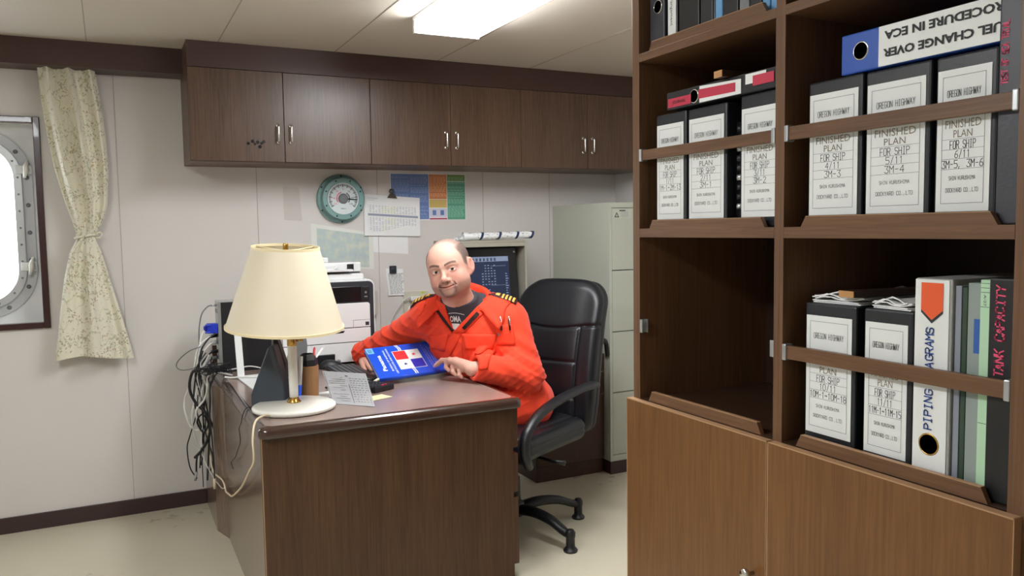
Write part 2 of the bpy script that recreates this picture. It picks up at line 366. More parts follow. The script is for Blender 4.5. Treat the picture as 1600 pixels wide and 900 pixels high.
# simple stroke lettering (for printer type and marker handwriting)
STK = {
'A': [[(0,0),(2,6),(4,0)],[(.8,2.2),(3.2,2.2)]], 'B': [[(0,0),(0,6),(3,6),(4,5),(4,4),(3,3),(0,3)],[(3,3),(4,2),(4,1),(3,0),(0,0)]], 'C': [[(4,5),(3,6),(1,6),(0,5),(0,1),(1,0),(3,0),(4,1)]],
'D': [[(0,0),(0,6),(2.6,6),(4,4.6),(4,1.4),(2.6,0),(0,0)]], 'E': [[(4,6),(0,6),(0,0),(4,0)],[(0,3),(3,3)]], 'F': [[(4,6),(0,6),(0,0)],[(0,3),(3,3)]],
'G': [[(4,5),(3,6),(1,6),(0,5),(0,1),(1,0),(3,0),(4,1),(4,2.8),(2.2,2.8)]], 'H': [[(0,0),(0,6)],[(4,0),(4,6)],[(0,3),(4,3)]], 'I': [[(2,0),(2,6)],[(1,6),(3,6)],[(1,0),(3,0)]],
'J': [[(3,6),(3,1),(2,0),(1,0),(0,1)]], 'K': [[(0,0),(0,6)],[(4,6),(0,2.4)],[(1.3,3.5),(4,0)]], 'L': [[(0,6),(0,0),(4,0)]], 'M': [[(0,0),(0,6),(2,3),(4,6),(4,0)]],
'N': [[(0,0),(0,6),(4,0),(4,6)]], 'O': [[(1,0),(0,1),(0,5),(1,6),(3,6),(4,5),(4,1),(3,0),(1,0)]], 'P': [[(0,0),(0,6),(3,6),(4,5),(4,4),(3,3),(0,3)]], 'R': [[(0,0),(0,6),(3,6),(4,5),(4,4),(3,3),(0,3)],[(2,3),(4,0)]],
'S': [[(4,5),(3,6),(1,6),(0,5),(0,4),(1,3),(3,3),(4,2),(4,1),(3,0),(1,0),(0,1)]], 'T': [[(0,6),(4,6)],[(2,6),(2,0)]], 'U': [[(0,6),(0,1),(1,0),(3,0),(4,1),(4,6)]], 'V': [[(0,6),(2,0),(4,6)]],
'W': [[(0,6),(.8,0),(2,4),(3.2,0),(4,6)]], 'X': [[(0,0),(4,6)],[(0,6),(4,0)]], 'Y': [[(0,6),(2,3),(4,6)],[(2,3),(2,0)]], 'Z': [[(0,6),(4,6),(0,0),(4,0)]],
'0': [[(1,0),(0,1),(0,5),(1,6),(3,6),(4,5),(4,1),(3,0),(1,0)]], '1': [[(1,5),(2,6),(2,0)]], '2': [[(0,5),(1,6),(3,6),(4,5),(4,4),(0,0),(4,0)]], '3': [[(0,6),(4,6),(2,3.5),(4,2),(4,1),(3,0),(1,0),(0,1)]],
'4': [[(3,0),(3,6),(0,2),(4,2)]], '5': [[(4,6),(0,6),(0,3.4),(3,3.4),(4,2.4),(4,1),(3,0),(0,0)]], '6': [[(3.6,6),(1.4,5),(0,2.6),(0,1),(1,0),(3,0),(4,1),(4,2),(3,3),(.4,3)]],
'8': [[(1,3),(0,4),(0,5),(1,6),(3,6),(4,5),(4,4),(3,3),(1,3),(0,2),(0,1),(1,0),(3,0),(4,1),(4,2),(3,3)]], '9': [[(4,3),(1,3),(0,4),(0,5),(1,6),(3,6),(4,5),(4,2),(2,0)]],
'/': [[(.6,-.3),(3.4,6.3)]], '-': [[(.6,3),(3.4,3)]], '~': [[(.2,2.6),(1.2,3.6),(2.8,2.4),(3.8,3.4)]], ',': [[(1,.8),(.4,-.8)]], '.': [[(1,0),(1,.6)]], '(': [[(3,6),(2,4),(2,2),(3,0)]],
}
def strokes(mb, s_, c, ux, uy, h, w, mi=0, lift=.0004, wt=.10, jit=0.0, seed=1, slant=0.0):
    """stroke lettering; wt = stroke width as a share of cap height"""
    ux = Vector(ux).normalized(); uy = Vector(uy).normalized(); n = ux.cross(uy); c = Vector(c); rn = random.Random(seed)
    adv = w/(len(s_)-.25) ; gw = adv*.75; th = h*wt/2; x = -w/2
    for chh in s_:
        jx, jy, js = [rn.uniform(-jit, jit) for _ in range(3)]
        for ln in STK.get(chh, []):
            P = [(x+gw*(px/4)+jx*gw+slant*h*py/6+rn.uniform(-jit, jit)*gw*.35, h*(py/6-.5)*(1+js*.6)+jy*h*.5+rn.uniform(-jit, jit)*h*.2) for px, py in ln]
            for (ax, ay), (bx, by) in zip(P, P[1:]):
                dx, dy = bx-ax, by-ay; L = math.hypot(dx, dy) or 1e-6; dx /= L; dy /= L
                q = [(ax-dx*th+dy*th, ay-dy*th-dx*th), (bx+dx*th+dy*th, by+dy*th-dx*th), (bx+dx*th-dy*th, by+dy*th+dx*th), (ax-dx*th-dy*th, ay-dy*th+dx*th)]
                mb._a([c+ux*a+uy*b_+n*lift for a, b_ in q], [(0, 1, 2, 3)], mi)
        x += adv
# ================================================================== ROOM SHELL
XL, XR, YN = -2.3, 2.865, -1.7
struct('floor', MB().box((XL-.1, YN-.1, -.08), (XR+.1, WALL_Y+.1, 0)), M['floor'])
struct('ceiling', MB().box((XL-.1, YN-.1, ROOM_Z), (XR+.1, WALL_Y+.1, ROOM_Z+.08)), M['ceiling'])
# back wall with the window opening x -.97..-.282, z .962..1.868
wx0, wx1, wz0, wz1 = -.985, -.275, .955, 1.872
b = MB()
b.box((XL, WALL_Y, 0), (wx0, WALL_Y+.14, ROOM_Z)); b.box((wx1, WALL_Y, 0), (XR+.1, WALL_Y+.14, ROOM_Z))
b.box((wx0, WALL_Y, 0), (wx1, WALL_Y+.14, wz0)); b.box((wx0, WALL_Y, wz1), (wx1, WALL_Y+.14, ROOM_Z))
struct('wall_back', b, M['wall'])
struct('wall_right', MB().box((XR, YN, 0), (XR+.1, WALL_Y, ROOM_Z)), M['wall'])
struct('wall_left', MB().box((XL-.1, YN, 0), (XL, WALL_Y+.14, ROOM_Z)), M['wall'])
struct('wall_front', MB().box((XL-.1, YN-.1, 0), (XR+.1, YN, ROOM_Z)), M['wall'])
struct('wall_partition', MB().box((1.66, YN, 0), (1.72, 1.708, ROOM_Z)), M['wall'])
b = MB()
for x in (.055, .688, 1.32, 1.951, 2.39): b.box((x-.0015, WALL_Y-.0012, 0), (x+.0015, WALL_Y+.001, ROOM_Z))
for x in (-1.2, -1.8): b.box((x-.0015, WALL_Y-.0012, 0), (x+.0015, WALL_Y+.001, ROOM_Z))
struct('trim_1', b, M['seam'])
b = MB()
for x in (-1.64, -1.108, -.577, -.046, .485, 1.017, 1.548, 2.075): b.box((x-.002, YN, ROOM_Z-.0015), (x+.002, WALL_Y, ROOM_Z+.001))
struct('trim_2', b, M['ceil_seam'])
struct('baseboard_back', MB().box((XL, WALL_Y-.012, 0), (.385, WALL_Y, .073)), M['base'])
struct('baseboard_right', MB().box((XR-.012, 1.72, 0), (XR, 3.6, .073)), M['base'])
struct('trim_3', MB().box((XL, 4.125, 2.104), (.349, WALL_Y, ROOM_Z)), M['valance'])      # boxed curtain pelmet
# ------------------------------------------------------------------ window
b = MB(); ow = .028
x0, x1, z0, z1 = -1.008, -.254, .934, 1.895
yo, yi = WALL_Y-.016, WALL_Y+.03
b.box((x0, yo, z0), (x0+ow, yi, z1)); b.box((x1-ow, yo, z0), (x1, yi, z1)); b.box((x0+ow, yo, z0), (x1-ow, yi, z0+ow)); b.box((x0+ow, yo, z1-ow), (x1-ow, yi, z1))
win = struct('window_1', b, M['frame'], bevel=.003)
yb = WALL_Y+.10
cx, cz = -.63, 1.415; hw, hh, rad = .255, .36, .15       # porthole clear opening
def rrect(hw, hh, r, n=10, cx=cx, cz=cz):
    out = []
    for k, (sx, sz) in enumerate(((1, 1), (-1, 1), (-1, -1), (1, -1))):
        for i in range(n+1):
            a = math.radians(90*k + 90*i/n); out.append((cx+sx*(hw-r)+r*math.cos(a), cz+sz*(hh-r)+r*math.sin(a)))
    return out
def ringplate(b, o, i, y0, y1, mi=0):
    n = len(o); vs = [(x, y0, z) for x, z in o]+[(x, y0, z) for x, z in i]+[(x, y1, z) for x, z in o]+[(x, y1, z) for x, z in i]
    fs = []
    for k in range(n):
        j = (k+1) % n
        fs += [(k, j, n+j, n+k), (2*n+k, 3*n+k, 3*n+j, 2*n+j), (k, 2*n+k, 2*n+j, j), (n+k, n+j, 3*n+j, 3*n+k)]
    b._a(vs, fs, mi)
hole = rrect(hw+.012, hh+.012, rad)
def to_rect(pts, X0, X1, Z0, Z1):
    out = []
    for x, z in pts:
        dx, dz = x-cx, z-cz
        t = min((X1-cx if dx > 0 else cx-X0)/max(abs(dx), 1e-6), (Z1-cz if dz > 0 else cz-Z0)/max(abs(dz), 1e-6)); out.append((cx+dx*t, cz+dz*t))
    return out
b = MB(); ringplate(b, to_rect(hole, wx0, wx1, wz0, wz1), hole, yb, yb+.03)
b.box((wx0-.001, WALL_Y+.03, wz0-.02), (wx1+.001, yb+.03, wz0+.001)); b.box((wx0-.001, WALL_Y+.03, wz1-.001), (wx1+.001, yb+.03, wz1+.02))
b.box((wx1-.001, WALL_Y+.03, wz0), (wx1+.01, yb+.03, wz1)); b.box((wx0-.01, WALL_Y+.03, wz0), (wx0+.001, yb+.03, wz1))
mk('window_lining', b, mat('window_lining', '#eceeee', .45), win)
b = MB(); ringplate(b, rrect(hw+.075, hh+.075, rad+.07), rrect(hw+.03, hh+.03, rad+.025), yb-.012, yb+.002)
mk('outer_flange', b, M['metalw'], win, bevel=.002)
b = MB(); ringplate(b, rrect(hw+.034, hh+.034, rad+.03), rrect(hw, hh, rad), yb-.03, yb+.0)
mk('porthole_ring', b, mat('bright_metal_ring', '#c9ccce', .35, .4), win, bevel=.003)
def along(hw, hh, r, n):
    P = rrect(hw, hh, r, 12); P.append(P[0]); L = [0]
    for a, c in zip(P, P[1:]): L.append(L[-1]+math.hypot(c[0]-a[0], c[1]-a[1]))
    out = []
    for k in range(n):
        s = L[-1]*k/n; i = max(j for j in range(len(L)) if L[j] <= s+1e-9); i = min(i, len(P)-2)
        t = (s-L[i])/max(L[i+1]-L[i], 1e-9); out.append((P[i][0]+(P[i+1][0]-P[i][0])*t, P[i][1]+(P[i+1][1]-P[i][1])*t))
    return out
for x, z in along(hw+.052, hh+.052, rad+.05, 20):
    mk('bolt', MB().lathe([(0, -.006), (.006, -.006), (.0095, 0), (.011, .004)], (x, yb-.014, z), 10, axis=(0, 1, 0)), M['mgrey'], win, smooth=True)
for x, z in along(hw+.017, hh+.017, rad+.015, 30):
    mk('screw', MB().lathe([(0, -.002), (.0045, -.002), (.0055, .002)], (x, yb-.031, z), 8, axis=(0, 1, 0)), M['mgrey'], win)
for sx in (1, -1):
    for z in (1.662, 1.218):
        x = cx+sx*(hw+.05); b = MB()
        b.box((x-.04, yb-.04, z-.02), (x+.026, yb-.028, z+.02))
        d = mk('dog_clamp', b, M['whitep'], win, bevel=.003)
        b = MB().tube([(x-.004, yb-.05, z-.036), (x+.003, yb-.062, z-.01), (x+.003, yb-.064, z+.012), (x+.012, yb-.05, z+.042)], [.007, .011, .011, .006], 10)
        b.lathe([(.014, 0), (.014, .02), (.009, .026)], (x+.002, yb-.066, z), 12, axis=(0, 1, 0))
        mk('wing_nut', b, M['whitee'], d, smooth=True)
b = MB(); P = rrect(hw+.002, hh+.002, rad); b.prism([(x, yb-.012, z) for x, z in P], (0, .008, 0))
mk('pane', b, glass_mat('window_glass', '#f4fbff', .12), win)
# ------------------------------------------------------------------ curtain
def curtain():
    t = thing('curtain', 'cream curtain with leafy floral pattern tied at the middle beside the window', 'curtain', (-.12, 4.21, .785))
    # z, left x, right x, depth, folds amplitude
    K = [(2.115, -.248, -.020, .030, .014), (1.95, -.238, .000, .034, .016), (1.80, -.222, .012, .036, .016), (1.65, -.200, .016, .038, .014), (1.50, -.165, .005, .038, .010),
         (1.42, -.142, -.018, .036, .006), (1.365, -.130, -.048, .030, .003), (1.335, -.132, -.05, .032, .004), (1.28, -.160, -.030, .038, .008), (1.15, -.190, .000, .042, .012), (1.0, -.212, .036, .044, .014), (.88, -.228, .062, .046, .015), (.80, -.240, .080, .048, .015), (.788, -.240, .082, .048, .015)]
    def at_(z):
        for a, c in zip(K, K[1:]):
            if c[0] <= z <= a[0]:
                s = (a[0]-z)/(a[0]-c[0]); s = s*s*(3-2*s) if False else s
                return [a[i]+(c[i]-a[i])*s for i in range(1, 5)]
        return K[-1][1:]
    rows = []; N = 120; Z = 90
    for i in range(Z+1):
        z = 2.115 + (.788-2.115)*i/Z
        l, r, d, am = at_(z); row = []
        for k in range(N):
            a = 2*math.pi*k/N
            ca, sa = math.cos(a), math.sin(a)
            x = (l+r)/2 + (r-l)/2*(abs(ca)**.8)*(1 if ca > 0 else -1)
            u = (x-l)/(r-l)
            y = 4.195 + d*.5*(1 if sa > 0 else -1)*abs(sa)**.7*.9
            if sa < 0:
                f = 1.9*am*(math.cos(2*math.pi*(2.6*u+.12+.10*math.sin(z*3))) + .45*math.cos(2*math.pi*(5.3*u+.3*z)) ) if z > 1.36 else 1.3*am*(math.cos(2*math.pi*(1.9*u+.32+.12*z)) + .5*math.cos(2*math.pi*(4.1*u-.6*z)))
                y += f*(1-abs(ca)**4)
            y = min(y, 4.262)
            zz = z + (.012*math.sin(u*5) if z < .83 else 0)*(.83-z)/.04
            row.append((x, y, zz))
        rows.append(row)
    b = MB(); n = N
    vs = [p for row in rows for p in row]
    fs = [(i*n+k, i*n+(k+1) % n, (i+1)*n+(k+1) % n, (i+1)*n+k) for i in range(Z) for k in range(n)]
    fs += [tuple(range(n)), tuple(reversed(range(Z*n, (Z+1)*n)))]
    b._a(vs, fs); mk('drape', b, M['curtain'], t, autosm=70)
    b = MB(); b.tube(curve_pts([(-.136, 4.20, 1.345), (-.12, 4.168, 1.349), (-.09, 4.164, 1.355), (-.06, 4.17, 1.36), (-.042, 4.2, 1.362)], 5), .0055, 8)
    b.tube(curve_pts([(-.05, 4.18, 1.36), (-.034, 4.178, 1.372), (-.026, 4.185, 1.36), (-.034, 4.19, 1.346), (-.05, 4.185, 1.345)], 5), .004, 8)
    b.tube(curve_pts([(-.10, 4.166, 1.35), (-.13, 4.15, 1.31), (-.155, 4.147, 1.26), (-.158, 4.145, 1.21)], 5), .0045, 8)
    mk('tie_back', b, M['curtain'], t, smooth=True)
curtain()
# ------------------------------------------------------------------ ceiling lights
def ceiling_light(x0, x1, y0, y1, label):
    t = thing('ceiling_light', label, 'ceiling light', ((x0+x1)/2, (y0+y1)/2, 2.15))
    b = MB(); b.box((x0, y0, 2.205), (x1, y1, 2.22)); mk('back_plate', b, M['whitep'], t)
    b = MB(); b.box((x0, y1-.02, 2.152), (x1, y1, 2.205)); b.box((x0, y0, 2.152), (x1, y0+.02, 2.205)); mk('end_cap', b, M['cream'] if 0 else M['whitee'], t, bevel=.002)
    b = MB(); b.box((x0+.004, y0+.02, 2.156), (x1-.004, y1-.02, 2.205)); d = mk('diffuser', b, emis('lit_diffuser', '#fbfdff', TUBE), t, bevel=.006)
    return t
ceiling_light(1.145, 1.432, 1.90, 3.16, 'white fluorescent ceiling light lit over the desk')
ceiling_light(-.75, -.46, .9, 2.16, 'white fluorescent ceiling light out of view beside the window')
# ================================================================== WALL CABINETS
def handle(parent, x, y, z0, z1, label=None):
    b = MB()
    b.tube(curve_pts([(x, y, z1), (x, y-.020, z1-.003), (x, y-.024, z1-.012), (x, y-.024, z0+.012), (x, y-.020, z0+.003), (x, y, z0)], 4), .0048, 8)
    for z in (z0, z1): b.lathe([(.009, 0), (.009, .004), (.006, .006)], (x, y, z), 12, axis=(0, -1, 0))
    return mk('handle', b, M['chrome'], parent, smooth=True)
yc0, yc1 = 3.91, WALL_Y-.002
cl = ['dark wood wall cabinet with two doors, nearest the window', 'dark wood wall cabinet with two doors, above the seated man', 'dark wood wall cabinet with two doors, beside the bookcase']
for i, (x0, x1, xm) in enumerate(((.349, 1.185, .766), (1.185, 2.02, 1.611), (2.02, 2.86, 2.44))):
    t = thing('wall_cabinet', cl[i], 'cabinet', ((x0+x1)/2, 4.09, 1.686), group=None)
    b = MB(); b.box((x0, yc0+.02, 1.686), (x0+.018, yc1, 2.22)); b.box((x1-.018, yc0+.02, 1.686), (x1, yc1, 2.22))
    b.box((x0+.018, yc0+.02, 1.686), (x1-.018, yc1, 1.704)); b.box((x0+.018, yc0+.02, 2.1), (x1-.018, yc1, 2.118)); b.box((x0+.018, yc1-.01, 1.704), (x1-.018, yc1, 2.1))
    mk('carcass', b, M['cabside'], t)
    b = MB(); b.box((x0, yc0-.001, 2.104), (x1, yc0+.02, 2.219)); mk('fascia', b, M['valance'], t)
    for k, (a, c) in enumerate(((x0, xm), (xm, x1))):
        b = MB(); b.box((a+.0015, yc0, 1.688), (c-.0015, yc0+.019, 2.102)); d = mk('door', b, M['cab'], t, bevel=.001)
        hx = (xm-.03 if k == 0 else xm+.03)
        handle(d, hx, yc0, 1.779, 1.856)
    if i == 0:
        b = MB()
        for dx, dz in ((0, 0), (.012, .008), (-.01, .012), (.03, .004), (.022, -.012), (-.03, .002), (.04, .012)): b.lathe([(0, .0006), (.006+.003*abs(math.sin(dx*90)), .0005)], (.63+dx, yc0, 1.768+dz), 9, axis=(0, -1, 0))
        mk('stain', b, M['blackg'], t)
# ================================================================== BOOKCASE
XF = 1.20; XB = 1.64
YA, YB_, YC, YD = 1.68, 1.219, 1.194, .736       # inner faces: far upright, divider, near upright
bc = thing('bookcase', 'tall dark wood bookcase full of black plan binders on the right', 'bookcase', (1.42, 1.2, 0))
b = MB(); b.box((XF, YA, 0), (XB, 1.708, 2.215)); mk('side_panel', b, M['case'], bc, bevel=.001)
b = MB(); b.box((XF, YB_-.0, .92), (XB, YC, 2.215)); mk('divider', b, M['case'], bc, bevel=.001)
b = MB(); b.box((XF, .60, 0), (XB, YD, 2.215)); mk('side_panel', b, M['case'], bc, bevel=.001)
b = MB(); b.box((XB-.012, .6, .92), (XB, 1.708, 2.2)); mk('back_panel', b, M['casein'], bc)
for zt, zb in ((1.354, 1.332), (1.786, 1.766), (2.205, 2.185)):
    for ya, yb2 in ((YA, YB_), (YC, YD)):
        b = MB(); b.box((XF, yb2, zb), (XB-.012, ya, zt)); mk('shelf', b, M['caseh'], bc, bevel=.0008)
for ya, yb2 in ((YA, YB_), (YC, YD)):
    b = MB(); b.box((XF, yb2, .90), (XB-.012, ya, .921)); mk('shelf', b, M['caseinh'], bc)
b = MB(); b.box((XF, .736, .885), (XF+.02, 1.68, .9205)); mk('front_ledge', b, M['caseh'], bc)
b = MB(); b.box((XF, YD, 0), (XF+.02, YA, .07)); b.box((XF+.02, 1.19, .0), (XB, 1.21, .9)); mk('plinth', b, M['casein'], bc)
for (ya, yb2) in ((1.7135, 1.217), (1.214, .713)):
    b = MB(); b.box((1.182, yb2, .07), (1.1995, ya, .9185)); d = mk('door', b, M['door'], bc, label='golden brown lower door')
    b = MB(); b.box((1.1815, yb2, .9165), (1.1998, ya, .919)); b.box((1.1815, ya-.002, .07), (1.1998, ya+.0004, .919)); b.box((1.1815, yb2-.0004, .07), (1.1998, yb2+.001, .919)); mk('edge_band', b, M['edge'], d)
    ky = 1.252 if ya > 1.5 else 1.176
    b = MB(); b.lathe([(.004, 0), (.004, .016), (.012, .018), (.013, .026), (.010, .029), (0, .029)], (1.182, ky, .629), 20, axis=(-1, 0, 0)); mk('knob', b, M['chrome'], d, smooth=True)
# low lips that keep the files in, and retaining rails
for (yl, yr, z) in ((1.640, 1.246, 1.786), (1.640, 1.247, 1.354), (1.151, .763, 1.354), (1.151, .763, 1.786), (1.644, 1.253, .921), (1.157, .766, .921)):
    b = MB(); h = .020 if z > 1 else .024
    b.prism([(XF+.001, yl, z), (XF+.001, yr, z), (XF+.001, yr+.012, z+h), (XF+.001, yl-.012, z+h)], (.010, 0, 0)); l = mk('file_lip', b, M['caseh'], bc)
    b = MB(); b.box((XF+.0008, yr+.012, z+h-.0003), (XF+.0113, yl-.012, z+h+.0008)); mk('edge_band', b, M['edge'], l)
for (yl, yr, z0, z1, sk) in ((YA, YB_, 1.524, 1.549, 1), (YC, YD, 1.524, 1.550, 1), (YC, YD, 1.091, 1.118, 1)):
    b = MB(); b.box((XF+.002, yr+.004, z0), (XF+.013, yl-.004, z1)); r = mk('retaining_rail', b, M['caseh'], bc, bevel=.0008)
    for y in (yl-.005, yr+.005):
        b = MB(); b.box((XF-.002, y-.005, z0-.003), (XF+.018, y+.005, z1+.003)); mk('rail_clip', b, M['silver'], r, bevel=.002)
for y, z in ((YA-.005, 1.107), (YB_+.005, 1.107)):
    b = MB(); b.box((XF, y-.005, z-.017), (XF+.004, y+.005, z+.017)); b.box((XF+.016, y-.005, z-.017), (XF+.02, y+.005, z+.017)); b.box((XF, y-.006 if y < 1.5 else y+.004, z-.017), (XF+.02, y-.004 if y < 1.5 else y+.006, z+.017))
    mk('rail_clip', b, M['silver'], bc, bevel=.001)
# ------------------------------------------------------------------ plan binders
UX, UY = (0, -1, 0), (0, 0, 1)
def plan_binder(ya, yb2, z0, z1, l0, l1, num, code, loc_txt, extra=None, x=1.225, title=('FINISHED', 'PLAN')):
    """ya far side, yb2 near side; label from z l0 to l1"""
    t = thing('plan_binder', loc_txt, 'binder', (x+.13, (ya+yb2)/2, z0))
    b = MB(); b.box((x, yb2+.0015, z0), (x+.26, ya-.0015, z1)); mk('cover', b, M['binder'], t, bevel=.004)
    w = ya-yb2; a, c = ya-.006, yb2+.011
    if w > .12: c = yb2+.010
    ym = (a+c)/2; lw = a-c
    b = MB(); b.box((x-.0012, c, l0), (x+.0005, a, l1)); lab = mk('label', b, M['offwhite'], t)
    b = MB(); X = x-.0013; fr = .009
    def bar(y0, y1, za, zb, mi=0): b._a([(X-.0003, y0, za), (X-.0003, y1, za), (X-.0003, y1, zb), (X-.0003, y0, zb)], [(0, 1, 2, 3)], mi)
    ia, ic, ib, it = a-fr, c+fr, l0+.013, l1-.011; th = .0006
    bar(ia, ia-th, ib, it); bar(ic+th, ic, ib, it); bar(ia, ic, ib, ib+th); bar(ia, ic, it-th, it)
    H = it-ib
    rows = [.755, .60 if not extra else .69, .505, .435, .36, .285]
    for r in (.735, .505, .425, .350, .270): bar(ia, ic, ib+H*r, ib+H*r+.0004)
    W = (ia-ic)
    strokes(b, 'OREGON HIGHWAY', (X, ym, ib+H*.865), UX, UY, .0105, W*.78, 1, wt=.07)
    if extra: strokes(b, extra, (X, ym, ib+H*.715), UX, UY, .009, W*.94, 1, wt=.07)
    text(b, title[0], (X, ym, ib+H*.625), UX, UY, .013, W*.84, 0 if 0 else 2)
    text(b, title[1], (X, ym, ib+H*.548), UX, UY, .012, W*.44, 2)
    strokes(b, 'FOR SHIP', (X, ym, ib+H*.463), UX, UY, .0125, W*.60, 1, wt=.075)
    strokes(b, num, (X, ym, ib+H*.387), UX, UY, .0115, W*(.088*len(num)), 1, wt=.075)
    strokes(b, code, (X, ym, ib+H*.31), UX, UY, .012, W*min(.96, .10*len(code)), 1, wt=.08)
    strokes(b, 'SHIN KURUSHIMA', (X, ym, ib+H*.20), UX, UY, .0058, W*.62, 0, wt=.09)
    strokes(b, 'DOCKYARD CO.,LTD', (X, ym, ib+H*.105), UX, UY, .0065, W*.76, 0, wt=.09)
    mk('printing', b, [M['ink'], M['inkd'], mat('brown_ink', '#8a7f70', .7)], lab)
    return t
plan_binder(1.644, 1.525, 1.354, 1.631, 1.376, 1.605, '1/11', '1M-1~2M-13', 'black plan binder numbered 1/11, at the far left of the middle shelf')
plan_binder(1.521, 1.386, 1.354, 1.629, 1.376, 1.605, '2/11', '3M-1', 'black plan binder numbered 2/11 on the middle shelf')
plan_binder(1.346, 1.222, 1.354, 1.634, 1.376, 1.605, '3/11', '3M-2', 'black plan binder numbered 3/11, beside the bookcase divider')
plan_binder(1.158, 1.030, 1.354, 1.629, 1.376, 1.605, '4/11', '3M-3', 'black plan binder numbered 4/11, right of the divider')
plan_binder(1.026, .895, 1.354, 1.627, 1.376, 1.603, '5/11', '3M-4', 'black plan binder numbered 5/11, between two others')
plan_binder(.889, .782, 1.354, 1.626, 1.376, 1.603, '6/11', '3M-5, 3M-6', 'black plan binder numbered 6/11, next to the pink lettered one')
plan_binder(1.160, 1.036, .921, 1.206, .951, 1.182, '10/11', '10M-1~10M-18', 'black plan binder numbered 10/11 on the lowest open shelf')
plan_binder(1.022, .918, .921, 1.206, .944, 1.182, '11/11', '11M-1~11M-15', 'black plan binder numbered 11/11, beside the white piping file', extra='MACHINERY PART')
# slim black comb bound file in the gap
t = thing('bound_file', 'slim black comb bound file squeezed between binders 2/11 and 3/11', 'file', (1.35, 1.364, 1.354))
b = MB(); b.box((1.245, 1.350, 1.354), (1.45, 1.381, 1.585)); mk('cover', b, M['blackg'], t, bevel=.002)
for k in range(9):
    z = 1.40+k*.021; b = MB(); b.lathe([(.009, -.006), (.0095, 0), (.009, .006)], (1.244, 1.364, z), 10, axis=(0, 0, 1)); mk('comb_ring', b, M['silver'] if k % 3 == 0 else M['black'], t, smooth=True)
def ringhole(parent, x, y, z, r, mat_='chrome', mi=None):
    b = MB(); b.lathe([(r, -.0005), (r*1.16, .0015), (r*1.16, .003), (r, .004)], (x+.003, y, z), 24, axis=(-1, 0, 0), close=True); rr = mk('finger_ring', b, M[mat_], parent, smooth=True)
    b = MB(); b.lathe([(0, 0), (r, 0)], (x-.0006, y, z), 24, axis=(-1, 0, 0)); mk('finger_hole', b, M['black'], rr)
# red labelled lever arch file lying across binders 1-3
t = thing('lever_arch_file', 'black lever arch file with red label lying above binders 1/11 to 3/11', 'file', (1.35, 1.42, 1.636))
b = MB(); b.box((1.218, 1.224, 1.636), (1.50, 1.592, 1.678)); mk('cover', b, M['binder'], t, bevel=.003)
b = MB(); X = 1.2165
b._a([(X, 1.585, 1.641), (X, 1.500, 1.641), (X, 1.500, 1.662), (X, 1.585, 1.662)], [(0, 1, 2, 3)], 0)
b._a([(X, 1.47, 1.638), (X, 1.335, 1.638), (X, 1.335, 1.669), (X, 1.47, 1.675)], [(0, 1, 2, 3)], 1)
b._a([(X-.0004, 1.473, 1.647), (X-.0004, 1.352, 1.645), (X-.0004, 1.352, 1.664), (X-.0004, 1.473, 1.668)], [(0, 1, 2, 3)], 0)
b._a([(X, 1.322, 1.654), (X, 1.262, 1.654), (X, 1.262, 1.675), (X, 1.322, 1.675)], [(0, 1, 2, 3)], 1)
b._a([(X-.0004, 1.300, 1.648), (X-.0004, 1.240, 1.648), (X-.0004, 1.240, 1.669), (X-.0004, 1.300, 1.669)], [(0, 1, 2, 3)], 0)
text(b, 'JOURNAL', (X-.0004, 1.543, 1.652), UX, UY, .008, .05, 2)
mk('label', b, [M['red'], M['offwhite'], M['inkd']], t)
ringhole(t, 1.218, 1.491, 1.656, .014)
b = MB(); rr = None
# loose rail on top of it
b.tube([(1.218, 1.412, 1.6895), (1.33, 1.235, 1.6895)], .001, 4)
def loose_rail(a, c, w, h, label):
    a = Vector(a); c = Vector(c); d = (c-a); L = d.length; d.normalize(); s = d.cross(Vector((0, 0, 1))).normalized()
    t = thing('loose_rail', label, 'rail', tuple((a+c)/2-Vector((0, 0, h/2))))
    b = MB(); b.obox((a+c)/2, (d, s, (0, 0, 1)), (L/2, w/2, h/2)); mk('bar', b, M['casein'], t, bevel=.0008)
    b = MB(); b.obox(a-d*.0005, (d, s, (0, 0, 1)), (.0008, w/2, h/2)); mk('end_face', b, mat('raw_wood_end', '#b98a55', .6), t)
loose_rail((1.197, 1.384, 1.6855), (1.43, 1.366, 1.6855), .028, .0145, 'loose wooden rail lying across the red labelled file, its pale end facing out')
loose_rail((1.220, 1.056, 1.2285), (1.48, 1.02, 1.2285), .038, .012, 'loose wooden rail lying on the papers above binder 10/11')
def paper_stack(name, c, wx, wy, h, rz, label, n=5):
    t = thing(name, label, 'papers', c)
    for k in range(n):
        a = rz+math.radians(random.uniform(-5, 5)); z = c[2]+h*(k+.5)/n; rows = []
        for i in range(9):
            row = []
            for j in range(7):
                u, v = (i/8-.5)*wx, (j/6-.5)*wy
                curl = .010*(abs(i/8-.5)*2)**3*(k+1)/n*(.4+.6*math.sin(j*1.3+k)) if k > 1 else 0
                row.append((c[0]+u*math.cos(a)-v*math.sin(a), c[1]+u*math.sin(a)+v*math.cos(a), z+max(curl, 0)))
            rows.append(row)
        b = MB(); b.grid(rows); mk('sheet', b, M['paper'], t, solid=h/n*.7)
paper_stack('paper_stack', (1.340, 1.100, 1.2065), .21, .105, .015, .1, 'crumpled white papers on top of binder 10/11')
paper_stack('paper_stack', (1.325, .960, 1.2065), .19, .080, .014, -.05, 'curled white papers on top of binder 11/11')
